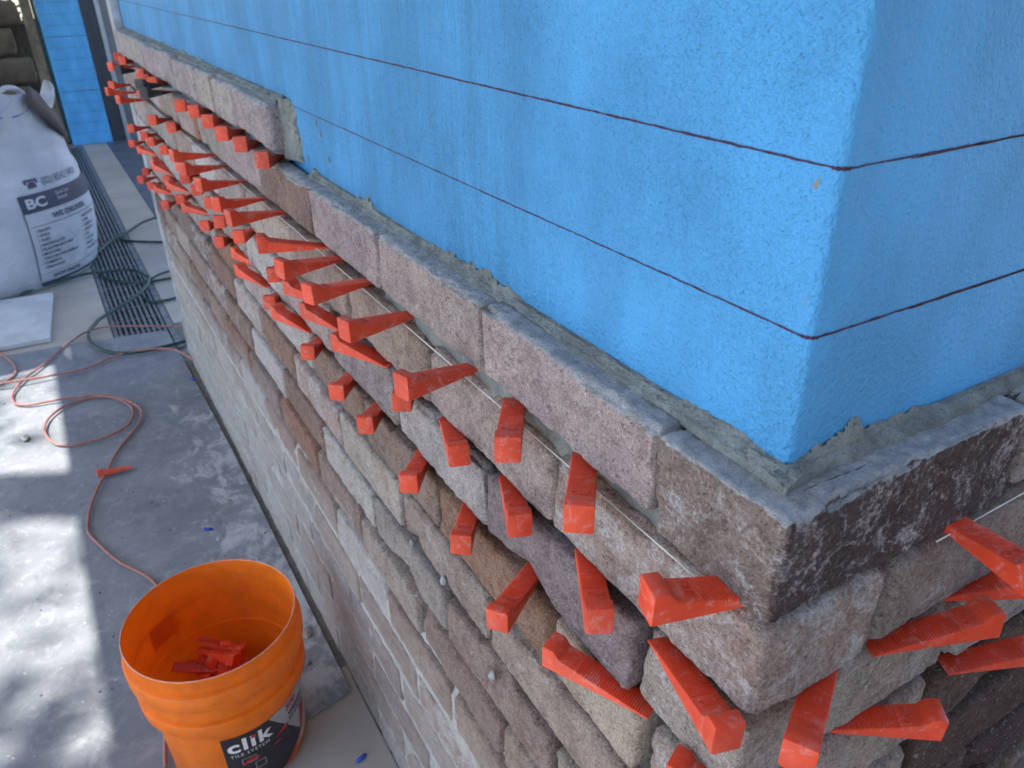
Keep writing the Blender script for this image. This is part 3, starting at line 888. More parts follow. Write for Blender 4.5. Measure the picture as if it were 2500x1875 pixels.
# wedge lying on the cable
dx, dy = -2.052 + 2.047, -.330 + .425
put_wedge(-2.054, -.424, .014, math.atan2(-.424 + .335, -2.054 + 2.05), rad(3), rad(8), 'red plastic wedge lying loose on the floor across the pinkish cable', group='red levelling wedges', near=False)
# ------------------------------------------------------------------ ground
def tile_mat():
    q = M('patio_tile', .55, .4); v = q.coord('World')
    a = q.mix(q.ramp(q.noise(v, 3, 6, .6), .3, .7), (.34, .31, .275), (.45, .415, .37))
    a = q.mix(q.ramp(q.noise(v, 22, 6, .75, .5), .55, .8, 0, .5), a, (.30, .27, .24))
    a = q.mix(q.ramp(q.noise(v, 160, 3, .7), .66, .74, 0, .6), a, (.15, .14, .13))
    q.color(a); q.normal(q.bump(q.noise(v, 90, 5), .001, .6)); return q.m
MAT_TILE = tile_mat()
def ground_mat():
    q = M('earth', .9, .2); v = q.coord('World')
    q.color(q.mix(q.ramp(q.noise(v, 1.5, 8, .7), .3, .7), (.22, .18, .13), (.33, .29, .23)))
    q.normal(q.bump(q.noise(v, 20, 6), .02, .8)); return q.m
MAT_EARTH = ground_mat()
S_ = 120
struct(obj('ground', [(-S_, -S_, -.03), (S_, -S_, -.03), (S_, S_, -.03), (-S_, S_, -.03)], [(0, 1, 2, 3)], MAT_EARTH))
patio = thing('patio', 'pale beige stone tiled patio running along the brick wall', 'patio')
del patio['label']; del patio['category']; patio['kind'] = 'structure'
struct(box('patio_slab', (-9.0, 6, -6.0, .168, -.028, -.0045), plain('tile_joint', (.20, .19, .18), .9, scale=60)))
V, F = boxv(-.298, .298, 0, 1, -.010, 0)
def tile_at(x0, x1, y0, y1):
    V, F = boxv(x0 - (x0 + x1) / 2, x1 - (x0 + x1) / 2, y0 - (y0 + y1) / 2, y1 - (y0 + y1) / 2, -.012, 0)
    o = obj('tile', V, F, MAT_TILE, patio, loc=((x0 + x1) / 2, (y0 + y1) / 2, R_.uniform(-.0006, .0006)))
    return o
for i in range(13):
    x1 = -.2 - .6 * i + .025; x0 = x1 - .6
    x0 = max(x0, -7.69)
    pass
    tile_at(x0 + .002, x1 - .002, -.026, .166) if x1 <= -2.8 else None
for i in range(14):
    x1 = .4 - .6 * i + .025; x0 = max(x1 - .6, -8.3)
    for j in range(4):
        y1 = -.266 - .6 * j
        tile_at(x0 + .002, x1 - .002, y1 - .598, y1 - .002)
for i in range(5):
    x1 = .4 + .6 - .6 * i
for x0, x1 in ((-2.8, -2.2), (-2.2, -1.6), (-1.6, -1.0), (-1.0, -.4), (-.4, .2), (.2, .8)):
    tile_at(x0 + .002, x1 - .002, -.262, -.030 if x0 > -1.01 else -.062)
tile_at(.2, .8, -.026, .9)
struct(box('dark_threshold', (-7.9, -2.80, .170, 1.2, -.02, .002), plain('slate_strip', (.10, .115, .15), .5, scale=8)))
# drain grate
MAT_GRATE = plain('galvanised', (.22, .24, .26), .45, .5, .35, 30, .0005, .55)
MAT_PIT = plain('drain_pit', (.012, .014, .018), .9)
gr = thing('drain_grate', 'long slotted metal drain grate crossing the patio beside the bag', 'drain grate')
box('channel', (-7.6, -2.9, -.262, -.030, -.0042, -.0028), MAT_PIT, gr)
NB = 9
for seg in range(5):
    xa = -2.9 - seg * .94; xb = xa - .936
    for b in range(NB):
        yc = -.246 + (b + .5) * (.190 / NB)
        box('bar', (xb, xa, yc - .0052, yc + .0052, -.0025, .002), MAT_GRATE, gr)
for xx in np.arange(-7.5, -3.0, .155):
    box('cross_bar', (xx - .003, xx + .003, -.246, -.056, -.0027, -.0006), MAT_GRATE, gr)
box('edge_rail', (-7.6, -2.9, -.2615, -.247, -.0026, .0024), MAT_GRATE, gr)
box('edge_rail', (-7.6, -2.9, -.055, -.0305, -.0026, .0024), MAT_GRATE, gr)

# protective sheet with cement stains
def mat_sheet():
    q = M('sheet_grey', .5, .4); v = q.coord('World')
    a = q.mix(q.ramp(q.noise(v, 2.2, 6, .6), .3, .7), (.155, .172, .198), (.22, .235, .262))
    a = q.mix(q.ramp(q.noise(v, 7, 8, .75, 1.), .45, .75, 0, .45), a, (.36, .37, .39))
    a = q.mix(q.ramp(q.noise(v, 26, 7, .75, .7), .5, .72, 0, .6), a, (.38, .39, .41))
    a = q.mix(q.ramp(q.noise(v, 11, 7, .7, .5), .48, .30, 0, .5), a, (.09, .105, .13))
    sp = q.n('SeparateXYZ'); g = q.n('NewGeometry'); q.l(g.outputs['Position'], sp.inputs[0])
    # white cement smears gather beside the wall
    near = q.ramp(sp.outputs[1], -.42, -.08, 0, 1)
    nx = q.ramp(sp.outputs[0], -2.9, -1.9, .15, 1)
    st = q.noise(q.coord('World', scale=(1, 1.3, 1)), 9, 8, .75, .5)
    th = q.math('SUBTRACT', .70, q.math('MULTIPLY', q.math('MULTIPLY', near, nx), .235))
    sm = q.ramp(q.math('SUBTRACT', st, th), -.02, .12, 0, .62)
    a = q.mix(sm, a, (.55, .56, .58))
    a = q.mix(q.ramp(q.noise(v, 34, 3, .6), .70, .74, 0, .7), a, (.09, .09, .08))
    a = q.mix(q.ramp(q.noise(v, 60, 3, .6, .4), .70, .74, 0, .8), a, (.62, .62, .6))
    q.color(a); q.normal(q.bump(q.noise(v, 60, 6), .0012, .7)); return q.m
MAT_SHEET = mat_sheet()
def flat_poly(name, pts, z0, z1, mat, parent=None):
    n = len(pts)
    V = [(x, y, z0) for x, y in pts] + [(x, y, z1) for x, y in pts]
    F = [tuple(range(n, 2 * n))] + [(i, (i + 1) % n, n + (i + 1) % n, n + i) for i in range(n)] + [tuple(range(n))[::-1]]
    return obj(name, V, F, mat, parent)
sh = flat_poly('floor_sheet', [(-3.19, -1.9), (-3.185, -.68), (-3.155, -.40), (-3.10, -.064), (-2.44, -.050), (-2.0, -.044), (-1.2, -.046), (-.926, -.046), (-.905, -.14), (-.885, -.3), (-.86, -1.9)], .0026, .0072, MAT_SHEET)
tag(sh, 'grey cement-stained protective sheet laid on the patio beside the wall', 'floor sheet')
mortar_scraps = thing('mortar_scrap', 'small round grey lump of dried mortar between bucket and wall', 'mortar lump', loc=(-1.13, -.078, .0072))
def disc(r, h, seed):
    V = [(0, 0, h)]; N = 20
    for k in range(N):
        a = 2 * math.pi * k / N; rr = r * (1 + .12 * math.sin(3 * a + seed)); V.append((rr * math.cos(a), rr * math.sin(a) * .85, h * .75))
    for k in range(N):
        a = 2 * math.pi * k / N; rr = r * 1.08 * (1 + .12 * math.sin(3 * a + seed)); V.append((rr * math.cos(a), rr * math.sin(a) * .85, 0))
    F = [(0, 1 + k, 1 + (k + 1) % N) for k in range(N)] + [(1 + k, 1 + N + k, 1 + N + (k + 1) % N, 1 + (k + 1) % N) for k in range(N)]
    return V, F
V, F = disc(.017, .006, 1); obj('lump', V, F, plain('mortar_lump', (.36, .34, .29), .9, scale=90, bump=.002), mortar_scraps, smooth=True)
LUMP = plain('mortar_crumb', (.24, .235, .20), .9, scale=80, bump=.002)
pb = blob('pebble', (-2.426, -.608, .014), .014, plain('pebble', (.33, .36, .30), .9, scale=60), None, (1.5, .8, .6), 4)
tag(pb, 'pale oval scrap of mortar at the edge of the sunny patch', 'mortar lump')
fl = blob('crumbs', (-1.04, -.10, .009), .006, LUMP, None, (1, 1, .5), 9)
tag(fl, 'tiny grey mortar crumb beside the bucket near the wall', 'mortar lump')
# scattered crumbs: too many and too small to tell apart
cv = []; cf = []
for i in range(170):
    x = R_.uniform(-3.0, -.95); y = R_.uniform(-1.1, -.06) if i % 3 else R_.uniform(-.25, -.05); r = R_.uniform(.0012, .0045)
    b0 = len(cv)
    for (a, b, c) in [(1, 0, 0), (0, 1, 0), (-1, 0, 0), (0, -1, 0), (0, 0, 1)]:
        cv.append((x + a * r * R_.uniform(.7, 1.5), y + b * r * R_.uniform(.7, 1.5), .0068 + c * r * .8))
    for k in range(4): cf.append((b0 + k, b0 + (k + 1) % 4, b0 + 4))
cr = obj('mortar_crumbs', cv, cf, plain('crumb', (.12, .12, .105), .9)); cr['kind'] = 'stuff'; cr['label'] = 'dark mortar crumbs scattered over the grey sheet'
# blue clips
MAT_CLIP = plastic('blue_plastic', (.02, .06, .45), .4, .2)
def clip(x, y, yaw, lab, z=.0125):
    t = thing('blue_plug', lab, 'plastic plug', 'blue plastic plugs', (x, y, z)); t.rotation_euler = (0, rad(90), rad(yaw))
    V = []; F = []; N = 10
    pr = [(-.015, .0035), (-.013, .0048), (.009, .005), (.009, .0035), (.015, .0028), (.016, .001)]
    for (s, r) in [(s_ * .8, r_ * .8) for s_, r_ in pr]:
        for k in range(N):
            a = 2 * math.pi * k / N; V.append((r * math.cos(a), r * math.sin(a), s))
    for i in range(len(pr) - 1):
        for k in range(N): F.append((i * N + k, i * N + (k + 1) % N, (i + 1) * N + (k + 1) % N, (i + 1) * N + k))
    F.append(tuple(range(N))[::-1]); F.append(tuple((len(pr) - 1) * N + k for k in range(N)))
    obj('plug_body', V, F, MAT_CLIP, t, smooth=True)
clip(-1.629, -.192, 60, 'blue plastic plug on the grey sheet above the bucket')
clip(-.762, -.085, -70, 'blue plastic plug on the beige tile at the bottom beside the bucket', .005)
clip(-2.563, -.057, 20, 'blue plastic plug in the gap between grey sheet and white wall base')
# cables and hoses
MAT_CABLE = plastic('cable_pink', (.33, .13, .105), .45, .6)
MAT_HOSE = plastic('hose_green', (.008, .045, .035), .3, .25)
def gpath(P, z, lift=None):
    return [(x, y, z + (lift(i, len(P)) if lift else 0)) for i, (x, y) in enumerate(P)]
cb = thing('extension_cable', 'pinkish red cable looped over the grey sheet and under the bucket', 'cable')
tube('cable', gpath(P_cable, .0115, lambda i, n: .003 + .004 * (math.sin(i * .9) * .5 + .5)), .0042, MAT_CABLE, cb)
cb2 = thing('extension_cable', 'pinkish red cable running from the left edge to the wall base', 'cable')
tube('cable', gpath(P_cable2, .020, lambda i, n: .004 + .006 * math.sin(i * .8)), .0042, MAT_CABLE, cb2)
tube('cable', gpath(P_cable3, .013), .0042, MAT_CABLE, cb2)
hs_ = thing('garden_hose', 'dark green hose looped across the drain grate beside the bag', 'hose')
tube('hose', gpath(P_hA, .014, lambda i, n: .02 if i < 2 else .004), .0075, MAT_HOSE, hs_)
tube('hose', gpath(P_hB, .010), .0065, MAT_HOSE, hs_)
tube('hose', gpath(P_hC, .022), .0065, MAT_HOSE, hs_)
tube('hose', gpath(P_hD, .012), .0065, MAT_HOSE, hs_)
tube('hose', gpath(P_hE, .026, lambda i, n: -.008 * max(0, i - 6) / 8), .0075, MAT_HOSE, hs_)
tube('hose', gpath(P_hF, .010), .0065, MAT_HOSE, hs_)
# white board offcut
MAT_BOARD = plain('cement_board', (.50, .52, .53), .8, .2, .12, 9, .0006)
bd = flat_poly('board_offcut', [(-3.81, -.455), (-3.24, -.496), (-3.27, -1.15), (-3.86, -1.15)], .004, .022, MAT_BOARD)
tag(bd, 'pale cement board offcut lying on the patio in front of the bag', 'board')

# ------------------------------------------------------------------ bucket
BX, BY = -.928, -.2705
bk = thing('bucket', 'orange plastic bucket with a black and grey label holding red wedges', 'bucket', loc=(BX, BY, .0075))
HB = .328
def lathe(name, prof, mat, parent, n=96, smooth=True, cap=False):
    V = []; F = []
    for (r, z) in prof:
        for k in range(n):
            a = 2 * math.pi * k / n; V.append((r * math.cos(a), r * math.sin(a), z))
    for i in range(len(prof) - 1):
        for k in range(n):
            k2 = (k + 1) % n; F.append((i * n + k, i * n + k2, (i + 1) * n + k2, (i + 1) * n + k))
    if cap: F.append(tuple(range(n))[::-1])
    o = obj(name, V, F, mat, parent, smooth=True)
    o.data.set_sharp_from_angle(angle=rad(35))
    return o
prof = [(.122, 0), (.1245, .004), (.1305, .150), (.1335, .184), (.1455, .186), (.1475, .189), (.1485, .214), (.1470, .217), (.1405, .219), (.1418, .255),
        (.1515, .257), (.1535, .260), (.1545, .288), (.1525, .292), (.1465, .294), (.1475, .322), (.1490, .325), (.1488, HB), (.1465, HB + .0006), (.1452, HB - .002),
        (.1440, .290), (.1420, .250), (.1425, .225), (.1395, .200), (.1380, .180), (.1270, .150), (.1195, .006)]
prof = prof[:-2] + [(.1275, .150), (.1205, .006), (.0, .0055)]
lathe('bucket_body', prof, MAT_ORANGE, bk, cap=True)
MAT_RIM = plain('scuffed_rim', (.80, .36, .24), .5, .4, .15, 60)
tube('rim_edge', [(.1475 * math.cos(2 * math.pi * k / 48), .1475 * math.sin(2 * math.pi * k / 48), HB + .0003) for k in range(49)], .0011, MAT_RIM, bk, 6)
# handle boss, ear and bail wire on the left side
ea = math.radians(216)
def ear():
    V = []; F = []
    for (da, r0, r1, z0, z1) in [(-12, .141, .156, .196, .257), (-8, .141, .171, .205, .257), (8, .141, .171, .205, .257), (12, .141, .156, .196, .257)]:
        a = ea + rad(da)
        for (r, z) in ((r0, z0), (r1, z0 + .016), (r1, z1), (r0, z1)):
            V.append((r * math.cos(a), r * math.sin(a), z))
    for i in range(3):
        for k in range(4): F.append((i * 4 + k, (i + 1) * 4 + k, (i + 1) * 4 + (k + 1) % 4, i * 4 + (k + 1) % 4))
    F += [(0, 1, 2, 3), (15, 14, 13, 12)]
    o = obj('handle_boss', V, F, MAT_ORANGE, bk)
    md = o.modifiers.new('b', 'BEVEL'); md.width = .0015; md.segments = 2
ear()
def pc(r, a, z): return (r * math.cos(a), r * math.sin(a), z)
MAT_WIRE = plain('wire', (.55, .55, .54), .35, .5, .1, 20, 0, .8)
tube('bail_wire', [pc(.160, ea, .250), pc(.176, ea, .246), pc(.184, ea + .03, .232), pc(.185, ea + .1, .222), pc(.172, ea + .3, .208), pc(.160, ea + .7, .19), pc(.156, ea + 1.1, .172), pc(.150, ea + 1.5, .165)][:5], .0019, MAT_WIRE, bk)
# label as thin curved sheets
def on_can(theta, z, off):
    r = .1235 + (.1320 - .1235) * z / .165 + off
    return (r * math.cos(rad(theta)), r * math.sin(rad(theta)), z)
def can_patch(name, poly, off, mat, parent, n=28):
    """poly: left/right theta bounds as function of z rows -> [(z, t0, t1)]"""
    V = []; F = []
    for (z, t0, t1) in poly:
        for i in range(n + 1):
            V.append(on_can(t0 + (t1 - t0) * i / n, z, off))
    for j in range(len(poly) - 1):
        for i in range(n): F.append((j * (n + 1) + i, j * (n + 1) + i + 1, (j + 1) * (n + 1) + i + 1, (j + 1) * (n + 1) + i))
    return obj(name, V, F, mat, parent, smooth=True)
MAT_LBLK = plain('label_black', (.022, .020, .028), .3, .5, .1, 10)
MAT_LGRY = plain('label_grey', (.42, .40, .42), .35, .5, .1, 10)
MAT_LWHT = plain('label_white', (.80, .79, .80), .4, .4, .05, 10)
MAT_LRED = plain('label_red', (.50, .03, .03), .4, .4, .05, 10)
lb = can_patch('label', [(z, -18.5, 84) for z in np.linspace(.006, .158, 10)], .0006, MAT_LGRY, bk, 60)
can_patch('label_panel', [(z, -18.5, 19 + (0.158 - z) / .110 * 33) for z in np.linspace(.048, .158, 14)], .0010, MAT_LBLK, lb, 50)
can_patch('label_panel', [(z, -18.5, 52 - (.048 - z) / .045 * 26) for z in np.linspace(.006, .048, 8)], .0010, MAT_LBLK, lb, 50)
can_patch('label_stripe', [(z, 52.5 - max(0, (.048 - z) / .045 * 26) + max(0, (z - .048)) / .11 * 6, 57 - max(0, (.048 - z) / .045 * 26) + max(0, z - .048) / .11 * 22) for z in np.linspace(.006, .10, 12)], .0013, MAT_LRED, lb, 10)
def can_text(s, size, t0, z0, mat, off=.0016, bold=0., spacing=1., tilt=0., sx=1.):
    me = text_mesh(s, size, 0, 'LEFT', bold, spacing)
    me.materials.clear(); me.materials.append(mat)
    for v in me.vertices:
        x, y = v.co.x * sx, v.co.y
        x, y = x * math.cos(tilt) - y * math.sin(tilt), x * math.sin(tilt) + y * math.cos(tilt)
        v.co = on_can(t0 + math.degrees(x / .130), z0 + y, off)
    me.name = 'label_lettering'
    return inst('label_lettering', me, mat, lb)
can_text('clik', .044, -15.5, .118, MAT_LWHT, bold=.0012, sx=1.16, spacing=1.12)
can_patch('label_dot', [(z, 3.6, 7.4) for z in (.1405, .1475)], .0022, MAT_LRED, lb, 4)
can_text('TILE SYSTEM', .0105, -14.5, .104, MAT_LWHT, spacing=1.25, sx=1.0)
can_text('500', .021, 36, .138, MAT_LRED, bold=.0004)
can_text('WEDGES', .012, 38, .122, MAT_LBLK, bold=.0006, spacing=1.2)
can_text('BUCKET', .012, 38, .108, MAT_LBLK, bold=.0003, spacing=1.2)
def swoosh(t0, z0, w_, h_, ang):
    V = []; F = []; N = 10
    for i in range(N + 1):
        s = i / N; x = (s - .5) * w_; wd_ = h_ * math.sin(math.pi * s) ** .7 * (.5 + .5 * s)
        for sg in (-1, 1):
            y = sg * wd_ / 2 + .12 * w_ * math.sin(math.pi * s)
            xx = x * math.cos(ang) - y * math.sin(ang); yy = x * math.sin(ang) + y * math.cos(ang)
            V.append(on_can(t0 + math.degrees(xx / .13), z0 + yy, .0018))
    for i in range(N): F.append((2 * i, 2 * i + 1, 2 * i + 3, 2 * i + 2))
    obj('label_graphic', V, F, MAT_LRED, lb)
swoosh(30, .103, .034, .010, .15); swoosh(23, .086, .02, .006, .1); swoosh(0, .080, .036, .012, .25)
def frame_rect(t0, z0, w_, h_):
    for (a, b, c, d) in [(0, w_, 0, .0012), (0, w_, h_ - .0012, h_), (0, .0012, 0, h_), (w_ - .0012, w_, 0, h_)]:
        can_patch('label_graphic', [(z0 + c, t0 + math.degrees(a / .13), t0 + math.degrees(b / .13)), (z0 + d, t0 + math.degrees(a / .13), t0 + math.degrees(b / .13))], .0017, MAT_LGRY, lb, 4)
frame_rect(-7, .078, .026, .016); frame_rect(2, .054, .020, .018)
# wedges heaped in the bucket
spots = []
rr_ = random.Random(5)
for i in range(46):
    a = rr_.uniform(0, 6.28); r = .085 * rr_.random() ** .6
    z = .016 + .0125 * (i // 3.2)
    k_ = max(.35, 1 - z / .2)
    spots.append((r * math.cos(a) * k_ - .055 * (1 - k_), r * math.sin(a) * k_ + .0 * (1 - k_), z, rr_.uniform(0, 6.28), rr_.uniform(-.35, .35), rr_.uniform(-1.5, 1.5)))
for i, (x, y, z, yw, pt, rl) in enumerate(spots):
    dxy = (math.cos(yw) * WL_ / 2, math.sin(yw) * WL_ / 2)
    put_wedge(BX + x + dxy[0] * .55, BY + y + dxy[1] * .55, .012 + z, yw, pt, rl, 'red plastic wedge in the loose heap inside the orange bucket', group='red wedges heaped in the bucket', near=True, letters=False)

# ------------------------------------------------------------------ bulk bag
GX, GY, GR = -4.35, -.70, .472
bag = thing('bulk_bag', 'big white woven bag of sand with dark printed panel', 'bag', loc=(GX, GY, 0))
def bag_mat():
    q = M('woven_white', .55, .3); v = q.coord('Object')
    a = q.mix(q.ramp(q.noise(v, 4, 5), .3, .7), (.36, .38, .44), (.50, .52, .58))
    q.color(a)
    wv = q.n('TexWave'); wv.inputs['Scale'].default_value = 120; wv.bands_direction = 'Z'; q.l(v, wv.inputs['Vector'])
    b = q.bump(q.noise(v, 5, 4, .6, .5), .03, .7); b = q.bump(wv.outputs['Fac'], .0006, .4, b); q.normal(b); return q.m
MAT_BAG = bag_mat()
def bag_r(th, h):
    base = .472 + .050 * math.sin(min(h / .6, 1) * math.pi)
    sq = (abs(math.cos(th - .45)) ** 6 + abs(math.sin(th - .45)) ** 6) ** (-1 / 6)
    sq = 1 + (sq - 1) * .10
    return base * sq
def bag_build():
    N = 120; V = []; F = []
    hs = list(np.linspace(0.0, .66, 24))
    rows = []
    for h in hs:
        rows.append([(bag_r(2 * math.pi * k / N, h) - (.02 if h == 0 else 0), h) for k in range(N)])
    # shoulder, raised floppy rim, then inside
    for (dr, h, am) in [(-.012, .70, .006), (-.012, .745, .012), (.0, .79, .03), (.0, .82, .045), (-.008, .825, .045), (-.035, .79, .035), (-.075, .72, .03), (-.13, .66, .03), (-.22, .62, .02), (-.36, .60, .01)]:
        rows.append([(bag_r(2 * math.pi * k / N, .66) + dr + am * math.sin(5 * 2 * math.pi * k / N + 1.3) * .35 + am * .3 * math.sin(11 * 2 * math.pi * k / N), h + am * .9 * math.sin(4 * 2 * math.pi * k / N + 2.1) + am * .5 * math.sin(9 * 2 * math.pi * k / N + .5)) for k in range(N)])
    for row in rows:
        for k, (r, h) in enumerate(row):
            a = 2 * math.pi * k / N
            if h > .68: h += .05 * math.exp(-((a - rad(50)) / .42) ** 2) * min(1, (h - .68) / .1)
            wr = .004 * math.sin(h * 60 + 6 * a) * (1 if h > .45 else .3)
            V.append(((r + wr) * math.cos(a), (r + wr) * math.sin(a), h))
    for j in range(len(rows) - 1):
        for k in range(N): F.append((j * N + k, j * N + (k + 1) % N, (j + 1) * N + (k + 1) % N, (j + 1) * N + k))
    F.append(tuple((len(rows) - 1) * N + k for k in range(N)))
    return obj('bag_body', V, F, MAT_BAG, bag, smooth=True)
bag_build()
# dark loose flap hanging over the right-hand edge of the bag
MAT_FLAP = plain('brown_flap', (.075, .062, .065), .7, .3, .15, 8)
def flap():
    V = []; F = []; N = 14
    for i in range(N + 1):
        s = i / N
        a = rad(54 + 42 * s)
        r0 = GR + .012
        ht = .90 - .25 * s; wd_ = .085 * math.sin(math.pi * min(1, s * .9 + .1)) ** .6 + .006
        V.append((r0 * math.cos(a), r0 * math.sin(a), ht))
        V.append(((r0 + .02) * math.cos(a - .12), (r0 + .02) * math.sin(a - .12), ht - wd_ * 1.1))
    for i in range(N): F.append((2 * i, 2 * i + 1, 2 * i + 3, 2 * i + 2))
    o = obj('flap', V, F, MAT_FLAP, bag, smooth=True)
    md = o.modifiers.new('s', 'SOLIDIFY'); md.thickness = .004
flap()
tube('lifting_strap', [(.455, .10, .60), (.47, .13, .72), (.44, .2, .84), (.34, .30, .90), (.22, .36, .86), (.16, .40, .76)], .012, MAT_BAG, bag, 6)
tube('lifting_strap', [(.0, -.2, .70), (.1, -.02, .92), (.16, .1, 1.0), (.2, .16, .94), (.26, .2, .76)], .018, MAT_BAG, bag, 6)
tube('rim_piping', [(.462 * math.cos(rad(a)), .462 * math.sin(rad(a)), .80 + .02 * math.sin(a * .12)) for a in range(-60, 100, 8)], .004, plain('piping_blue', (.08, .10, .35), .6), bag, 6)
MAT_PRINT = plain('print_navy', (.035, .042, .085), .5, .3, .15, 12)
MAT_PRINTL = plain('print_pale', (.42, .44, .50), .5, .3, .1, 12)
def on_bag(th, z, off):
    r = bag_r(rad(th), z) + off + .0035
    return (r * math.cos(rad(th)), r * math.sin(rad(th)), z)
def bag_patch(name, t0, t1, z0, z1, off, mat, n=40, m_=6):
    V = []; F = []
    for j in range(m_ + 1):
        for i in range(n + 1): V.append(on_bag(t0 + (t1 - t0) * i / n, z0 + (z1 - z0) * j / m_, off))
    for j in range(m_):
        for i in range(n): F.append((j * (n + 1) + i, j * (n + 1) + i + 1, (j + 1) * (n + 1) + i + 1, (j + 1) * (n + 1) + i))
    return obj(name, V, F, mat, bag, smooth=True)
def bag_text(s, size, t0, z0, mat, bold=0., sx=1., spacing=1.):
    me = text_mesh(s, size, 0, 'LEFT', bold, spacing); me.materials.clear(); me.materials.append(mat)
    for v in me.vertices: v.co = on_bag(t0 + math.degrees(v.co.x * sx / .475), z0 + v.co.y, .003)
    me.name = 'bag_lettering'
    return inst('bag_lettering', me, mat, bag)
bag_patch('printed_band', 25.5, 88, .375, .455, .0015, MAT_PRINT)
bag_patch('printed_line', 25.2, 25.7, .05, .375, .0018, MAT_PRINT, 2, 20)
bag_patch('printed_line', 27, 88, .3115, .3135, .0018, MAT_PRINT)
bag_patch('printed_line', 27, 88, .080, .0815, .0018, MAT_PRINT)
bag_patch('printed_line', 25, 88, .030, .040, .0018, MAT_PRINT)
bag_text('BC', .060, 28, .395, MAT_PRINTL, bold=.002, sx=1.25)
bag_text('Sand Soil\nGravel', .022, 46, .425, MAT_PRINTL)
bag_text('(02) 8543 3400', .044, 41, .482, MAT_PRINT, sx=.85)
# telephone mark
bag_patch('telephone_mark', 33, 37.6, .478, .498, .002, MAT_PRINT, 6, 1)
bag_patch('telephone_mark', 34, 36.6, .498, .506, .002, MAT_PRINT, 6, 1)
bag_patch('telephone_mark', 31.6, 39, .508, .517, .002, MAT_PRINT, 8, 1)
bag_patch('telephone_mark', 31.6, 32.8, .498, .508, .002, MAT_PRINT, 3, 1)
bag_patch('telephone_mark', 37.8, 39, .498, .508, .002, MAT_PRINT, 3, 1)
bag_text('WE DELIVER', .034, 40, .330, MAT_PRINT, bold=.0008, sx=1.05)
for i, s in enumerate(['SANDS', 'SOILS', 'TURF', 'AGGREGATES', 'PLANTER BOX MIX', 'MULCHES', 'DECORATIVE PEBBLES', 'CEMENTS', 'FIREWOOD']):
    bag_text('\u2713 ' + s if False else '/ ' + s, .018, 28.6, .285 - i * .0225, MAT_PRINT, bold=.0003)
for i, s in enumerate(['MUSHROOM', 'LIME', 'SLEEPERS', 'EDGING', 'ICE', 'PAVERS', 'BRICKS', 'GLAZED POTS']):
    bag_text('/ ' + s, .018, 58, .285 - i * .0235, MAT_PRINT, bold=.0003)
bag_text('SHOP ONLINE', .024, 33, .053, MAT_PRINT, bold=.0006)

# ------------------------------------------------------------------ far end
pil = thing('blue_pillar', 'blue painted pillar with horizontal pen lines at the far end of the patio', 'pillar')
box('pillar_body', (-7.95, -7.70, -.092, .222, 0, 2.5), MAT_BLUE, pil)
for i in range(22):
    z = .095 + .0855 * i
    h = .0035 if i % 5 == 4 else .0014
    box('marker_line', (-7.699, -7.698, -.08 if i % 5 else -.05, .215, z, z + h), MAT_INK, pil)
MAT_FRAME = plain('dark_frame', (.035, .04, .05), .4, .5)
MAT_ALU = plain('aluminium', (.42, .43, .44), .4, .5, .1, 20, 0, .6)
MAT_PANEL = plain('grey_panel', (.16, .16, .165), .3, .5, .1, 5)
dr = thing('sliding_door', 'dark framed grey door standing behind the blue pillar', 'door')
box('door_frame', (-7.80, -7.70, .2235, .335, 0, 2.3), MAT_FRAME, dr)
box('door_strip', (-7.78, -7.69, .337, .372, 0.002, 2.3), MAT_ALU, dr)
box('door_panel', (-7.78, -7.72, .374, 1.4, 0.002, 2.3), MAT_PANEL, dr)
box('door_frame', (-7.80, -7.70, 1.402, 1.5, 0, 2.3), MAT_FRAME, dr)
pr_ = thing('corner_profile', 'thin whitish metal trim strip at the far end of the brick courses', 'trim')
box('profile', (-2.775, -2.760, -.030, .20, 0.008, 2.5), plain('white_trim', (.55, .56, .58), .5), pr_)
box('profile', (-2.757, -2.731, -.026, -.0015, .008, ZT + .10), plain('white_trim2', (.48, .49, .52), .5), pr_)
# sandstone wall at the far left
MAT_STONE = plain('sandstone', (.135, .112, .088), .9, .2, .35, 3.2, .02)
sw = thing('sandstone_wall', 'rough brown sandstone block wall behind the white bag', 'wall')
sw.location = (0, 0, 0)
zz = -.02
for row in range(5):
    hgt = [.20, .22, .24, .25, .22][row]
    x = -8.55 - row * .13
    y = -.20 - .1 * (row % 2)
    first = True
    while y > -4.2:
        y0 = y - R_.uniform(.7, 1.1)
        Y, F = brick_shape(y - y0 - .01, hgt - .012, .30, .035, .025, .012, .02)
        V = np.stack([x - Y[:, 2], y0 + Y[:, 0], zz + Y[:, 1]], 1)
        mk('stone_block', V, F, MAT_STONE, sw, (1, 1, 1, 1))
        y = y0
    zz += hgt
post = thing('timber_post', 'narrow weathered timber post beside the blue pillar', 'post')
box('post', (-7.95, -7.85, -.20, -.125, 0, 1.25), plain('old_timber', (.24, .19, .13), .85, .2, .3, 12, .003), post)
box('post_strap', (-7.90, -7.84, -.120, -.096, 0, 2.2), plain('teal_edge', (.02, .07, .08), .5), post)
box('backing', (-9.9, -9.6, -5, .0, 0, .9), MAT_STONE, sw)
MAT_LEAF = plain('leaves', (.07, .11, .03), .6, .3, .4, 3)
